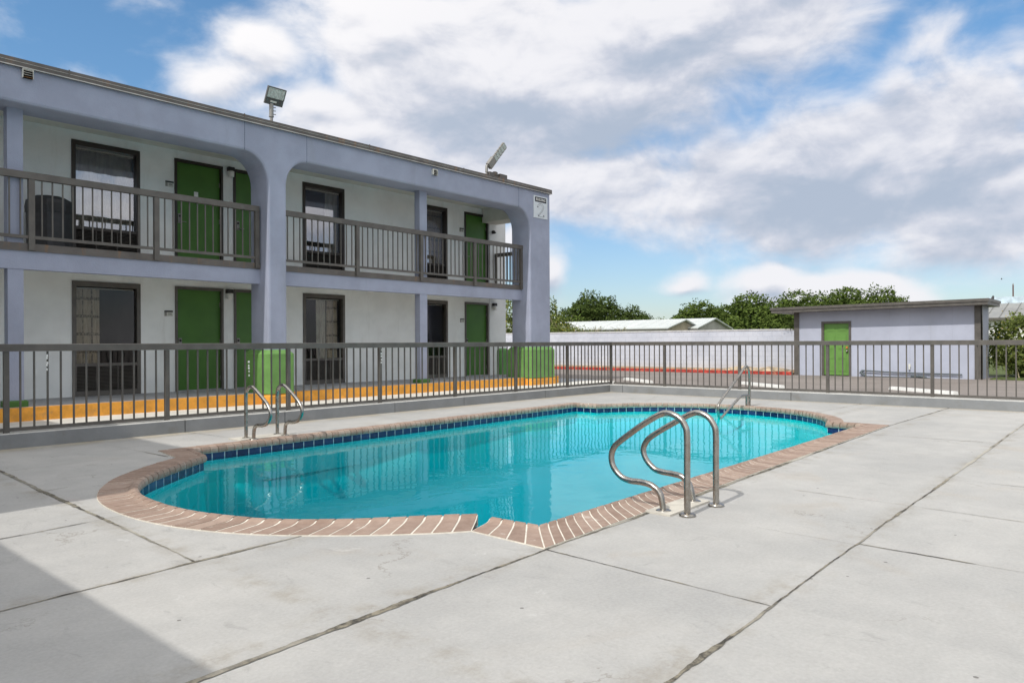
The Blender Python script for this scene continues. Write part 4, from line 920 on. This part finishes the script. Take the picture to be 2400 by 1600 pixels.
TR = [(1378, 78, 684, 5.6, leafA, 'tall dark green tree behind the white roofs, left of them'),
      (1422, 82, 694, 4.0, leafA, 'dark green tree just right of the tallest left tree'),
      (1325, 72, 734, 4.0, leafA, 'lower dark tree between the vines and the tall left tree'),
      (1352, 66, 742, 4.2, leafB, 'round dark bushy tree above the brown roofed house'),
      (1483, 84, 716, 4.4, leafA, 'small flat topped tree right of the tall left trees'),
      (1448, 76, 741, 3.6, leafA, 'low round tree above the white roof middle'),
      (1549, 96, 742, 4.4, leafB, 'low far treetop just showing above the white roof ridge'),
      (1598, 92, 738, 4.2, leafB, 'low bright tree left of the right hand tree group'),
      (1640, 78, 700, 6.0, leafB, 'leftmost full tree of the right hand group'),
      (1700, 84, 712, 5.2, leafB, 'green tree in the dip of the right hand group'),
      (1762, 72, 682, 6.4, leafB, 'broad green tree left of the shed roof'),
      (1818, 70, 700, 4.8, leafB, 'darker green tree above the left end of the shed roof'),
      (1868, 80, 676, 6.6, leafB, 'broad tree above the left part of the shed roof'),
      (1930, 74, 684, 4.8, leafB, 'tree in the middle gap above the shed roof'),
      (1985, 76, 668, 5.6, leafB, 'tallest tree crown above the shed roof'),
      (2065, 78, 671, 6.2, leafB, 'rounded tree above the shed roof right of the tallest'),
      (2108, 82, 694, 4.0, leafB, 'rightmost small tree of the group above the shed roof')]
for i, (x, dp, yt, w, lf, lab) in enumerate(TR):
    X, Y = px(x, dp); tree('tree', lab, 'trees beyond the boundary wall', X, Y, px(x, dp, yt), w*dp/70, lf, 40+i, 9500 if w > 5 else 6500, .155 if w > 5 else .145)
def shrub(name, label, cat, boxes, leaf, n, size, flow, seed, group=None, stems=True):
    R = random.Random(seed); c0 = boxes[0][0]; t = thing(name, label, cat, (c0[0], c0[1], 0), group)
    mb = MB(); tot = sum(r[0]*r[2] for c, r in boxes)
    for c, r in boxes: blob_leaves(mb, c, r, int(n*r[0]*r[2]/tot), size, R, flow)
    mb.build('foliage', leaf, t, attr=True)
    m = MB()
    for c, r in boxes:
        for k in range(7):
            a = Vector((c[0]+R.uniform(-.5, .5)*r[0], c[1]+R.uniform(-.5, .5)*r[1], max(0, c[2]-r[2]))); b = Vector(c)+Vector((R.uniform(-1, 1)*r[0], R.uniform(-1, 1)*r[1], r[2]*R.uniform(.5, 1.25)))
            m.tube([(a.x, a.y, 0), ((a+b)/2+Vector((R.uniform(-.2, .2), R.uniform(-.2, .2), .1))).to_tuple(), b.to_tuple()], [.022, .014, .005], 5)
    m.build('stem', mat('pale_twig', (.28, .24, .15), .9), t)
def at(x, dp, z): p = px(x, dp); return (p[0], p[1], z)
shrub('flowering_vine', 'tall scrubby vine with yellow flowers behind the wall beside the motel end', 'vine', [(at(1192, 43, 2.4), (1.0, 1.0, 1.8)), (at(1250, 43, 2.4), (1.3, 1.3, 1.6)), (at(1290, 43, 2.6), (.6, .6, 1.1)), (at(1312, 42, 1.9), (.8, .8, .9)), (at(1298, 41, 1.6), (.9, .9, .9))], leafC, 8500, .085, .05, 5)
shrub('flowering_vine', 'low yellow flowering vine spilling along the wall top before the white roof', 'vine', [(at(1345, 39.5, 1.65), (.6, .9, .5)), (at(1378, 39, 1.5), (.4, .8, .45)), (at(1320, 40, 1.7), (.5, .8, .55))], leafC, 2200, .055, .12, 6)
shrub('creeper', 'dark creeper hanging over the wall beside the shed', 'creeper', [((29.65, 10.5, 1.85), (.35, .75, .30)), ((29.5, 10.3, 1.5), (.10, .35, .35))], leafA, 900, .05, 0, 8)
shrub('sapling', 'dry seed stalks rising in front of the white roof', 'plant', [(at(1400, 38, 1.75), (.4, .7, .3)), (at(1455, 37.5, 1.72), (.4, .5, .25))], leafC, 130, .045, .2, 9)
shrub('flowering_hedge', 'bushy hedge with yellow flowers right of the shed', 'hedge', [((29.2, 3.2, 1.0), (1.1, 1.1, 1.05)), ((29.4, 1.8, 1.05), (1.1, 1.2, 1.1)), ((29.3, .3, .95), (1.1, 1.3, 1.05)), ((29.4, -1.5, 1.0), (1.1, 1.4, 1.0)), ((29.4, -3.6, 1.0), (1.1, 1.4, 1.1)), ((28.3, 2.8, .6), (.5, 1.3, .6)), ((28.3, .6, .6), (.5, 1.3, .6))], leafC, 36000, .068, .04, 10)
# ------------------------------------------------------------------ far buildings
def gable(name, label, x0, x1, y0, y1, ze, zr, wallm, gm, roofm_, ov=.25, cat='building'):
    t = thing(name, label, cat, ((x0+x1)/2, (y0+y1)/2, 0)); xm = (x0+x1)/2
    m = MB(); m.box(x0, x1, y0+.02, y1-.02, 0, ze); m.build('wall', wallm, t)
    m = MB()
    for y, s in ((y0, 1), (y1, -1)): m.add([(x0, y, 0), (x1, y, 0), (x1, y, ze), (xm, y, zr-.06), (x0, y, ze)], [[0, 1, 2, 3, 4] if s > 0 else [4, 3, 2, 1, 0]])
    m.build('gable', gm, t)
    m = MB(); sl_ = (zr-ze)/(xm-x0); d = ov*sl_
    for (xa, xb, za, zb) in ((x0-ov, xm, ze-d, zr), (xm, x1+ov, zr, ze-d)):
        m.add([(xa, y0-ov, za), (xb, y0-ov, zb), (xb, y1+ov, zb), (xa, y1+ov, za), (xa, y0-ov, za+.07), (xb, y0-ov, zb+.07), (xb, y1+ov, zb+.07), (xa, y1+ov, za+.07)], [[3, 2, 1, 0], [4, 5, 6, 7], [0, 1, 5, 4], [1, 2, 6, 5], [2, 3, 7, 6], [3, 0, 4, 7]])
    m.box(x0-ov-.02, x0-ov+.03, y0-ov, y1+ov, ze-d-.08, ze-d+.0, 1)
    n = int((y1-y0)/.8)
    for k in range(n): y = y0+(y1-y0)*k/n; m.add([(x0-ov, y, ze-d+.075), (xm, y, zr+.075), (xm, y+.03, zr+.10), (x0-ov, y+.03, ze-d+.10)], [[0, 1, 2, 3], [3, 2, 1, 0]], 0)
    m.build('roof', [roofm_, brown], t)
def ray_at_x(pxx, X):   # Y where photo column crosses plane X
    r = DV+RV*((pxx-CX)/F); k = X/r.x; return r.y*k, k
XB = 44.0
yA, kA = ray_at_x(1563, XB); yB, _ = ray_at_x(1362, XB)
dp = kA
gable('metal_roof_building', 'long low building with white metal roof and tan gable behind the wall', XB, XB+4.6, yA, yB, px(1563, dp, 768), px(1594, dp*1.05, 751), white, tan, tileroof)
yC, kC = ray_at_x(1632, XB+3.2)
gable('metal_roof_building', 'second white roofed building with grey gable, right of the tan one', XB+3.2, XB+8.4, yC, yC+14, px(1630, kC, 768), px(1659, kC*1.06, 748.5), white, greysid, tileroof)
yD, kD = ray_at_x(1392, 60)
gable('house', 'brown roofed house peeping over the wall behind yellow flowers', 60, 66, yD, yD+6, px(1392, kD, 775), px(1392, kD, 762), tan, tan, brownroof)
yE, kE = ray_at_x(2290, 62)
t = thing('warehouse', 'white warehouse with grey ribbed metal roof at the right edge', 'building', (66, yE-12, 0))
ze, zr = px(2350, kE, 742), px(2350, kE*1.08, 705)
m = MB(); m.box(62.4, 72, yE-40, yE, 0, ze); m.build('wall', white, t)
m = MB(); m.add([(62, yE-40, ze-.1), (62, yE+.4, ze-.1), (67.5, yE+.4, zr), (67.5, yE-40, zr), (73, yE-40, ze), (73, yE+.4, ze)], [[0, 3, 2, 1], [3, 4, 5, 2], [1, 2, 5]])
for k in range(50): y = yE+.3-.8*k; m.add([(62, y, ze-.1), (67.5, y, zr), (67.5, y-.06, zr+.06), (62, y-.06, ze-.04)], [[0, 1, 2, 3], [3, 2, 1, 0]])
m.box(61.95, 62.1, yE-40, yE+.4, ze-.28, ze-.1, 1); m.build('roof', [greyroof, brown], t)
m = MB(); m.box(66.5, 67.4, yE-6, yE+.2, zr-.4, zr+.22); m.build('ridge_panel', mat('pale_ridge', (.55, .66, .74), .5), t)
X, Y = px(2375, 70); t = thing('utility_pole', 'thin reddish brown pole rising behind the far warehouse roof', 'pole', (X, Y, 0))
m = MB(); m.tube([(X, Y, 0), (X, Y, px(2375, 70, 668))], [.075, .06], 10); m.build('pole_shaft', mat('red_brown_steel', (.16, .09, .08), .7), t)
m = MB(); m.tube([(X, Y, px(2375, 70, 668)), (X, Y, px(2375, 70, 664))], [.07, .03], 8); m.build('pole_cap', gal, t)
# flat-lying far ground cover beyond the wall
m = MB(); m.box(29.82, 500, 4, 500, -.011, .0); o = m.build('field', grassm); tag(o, kind='structure')
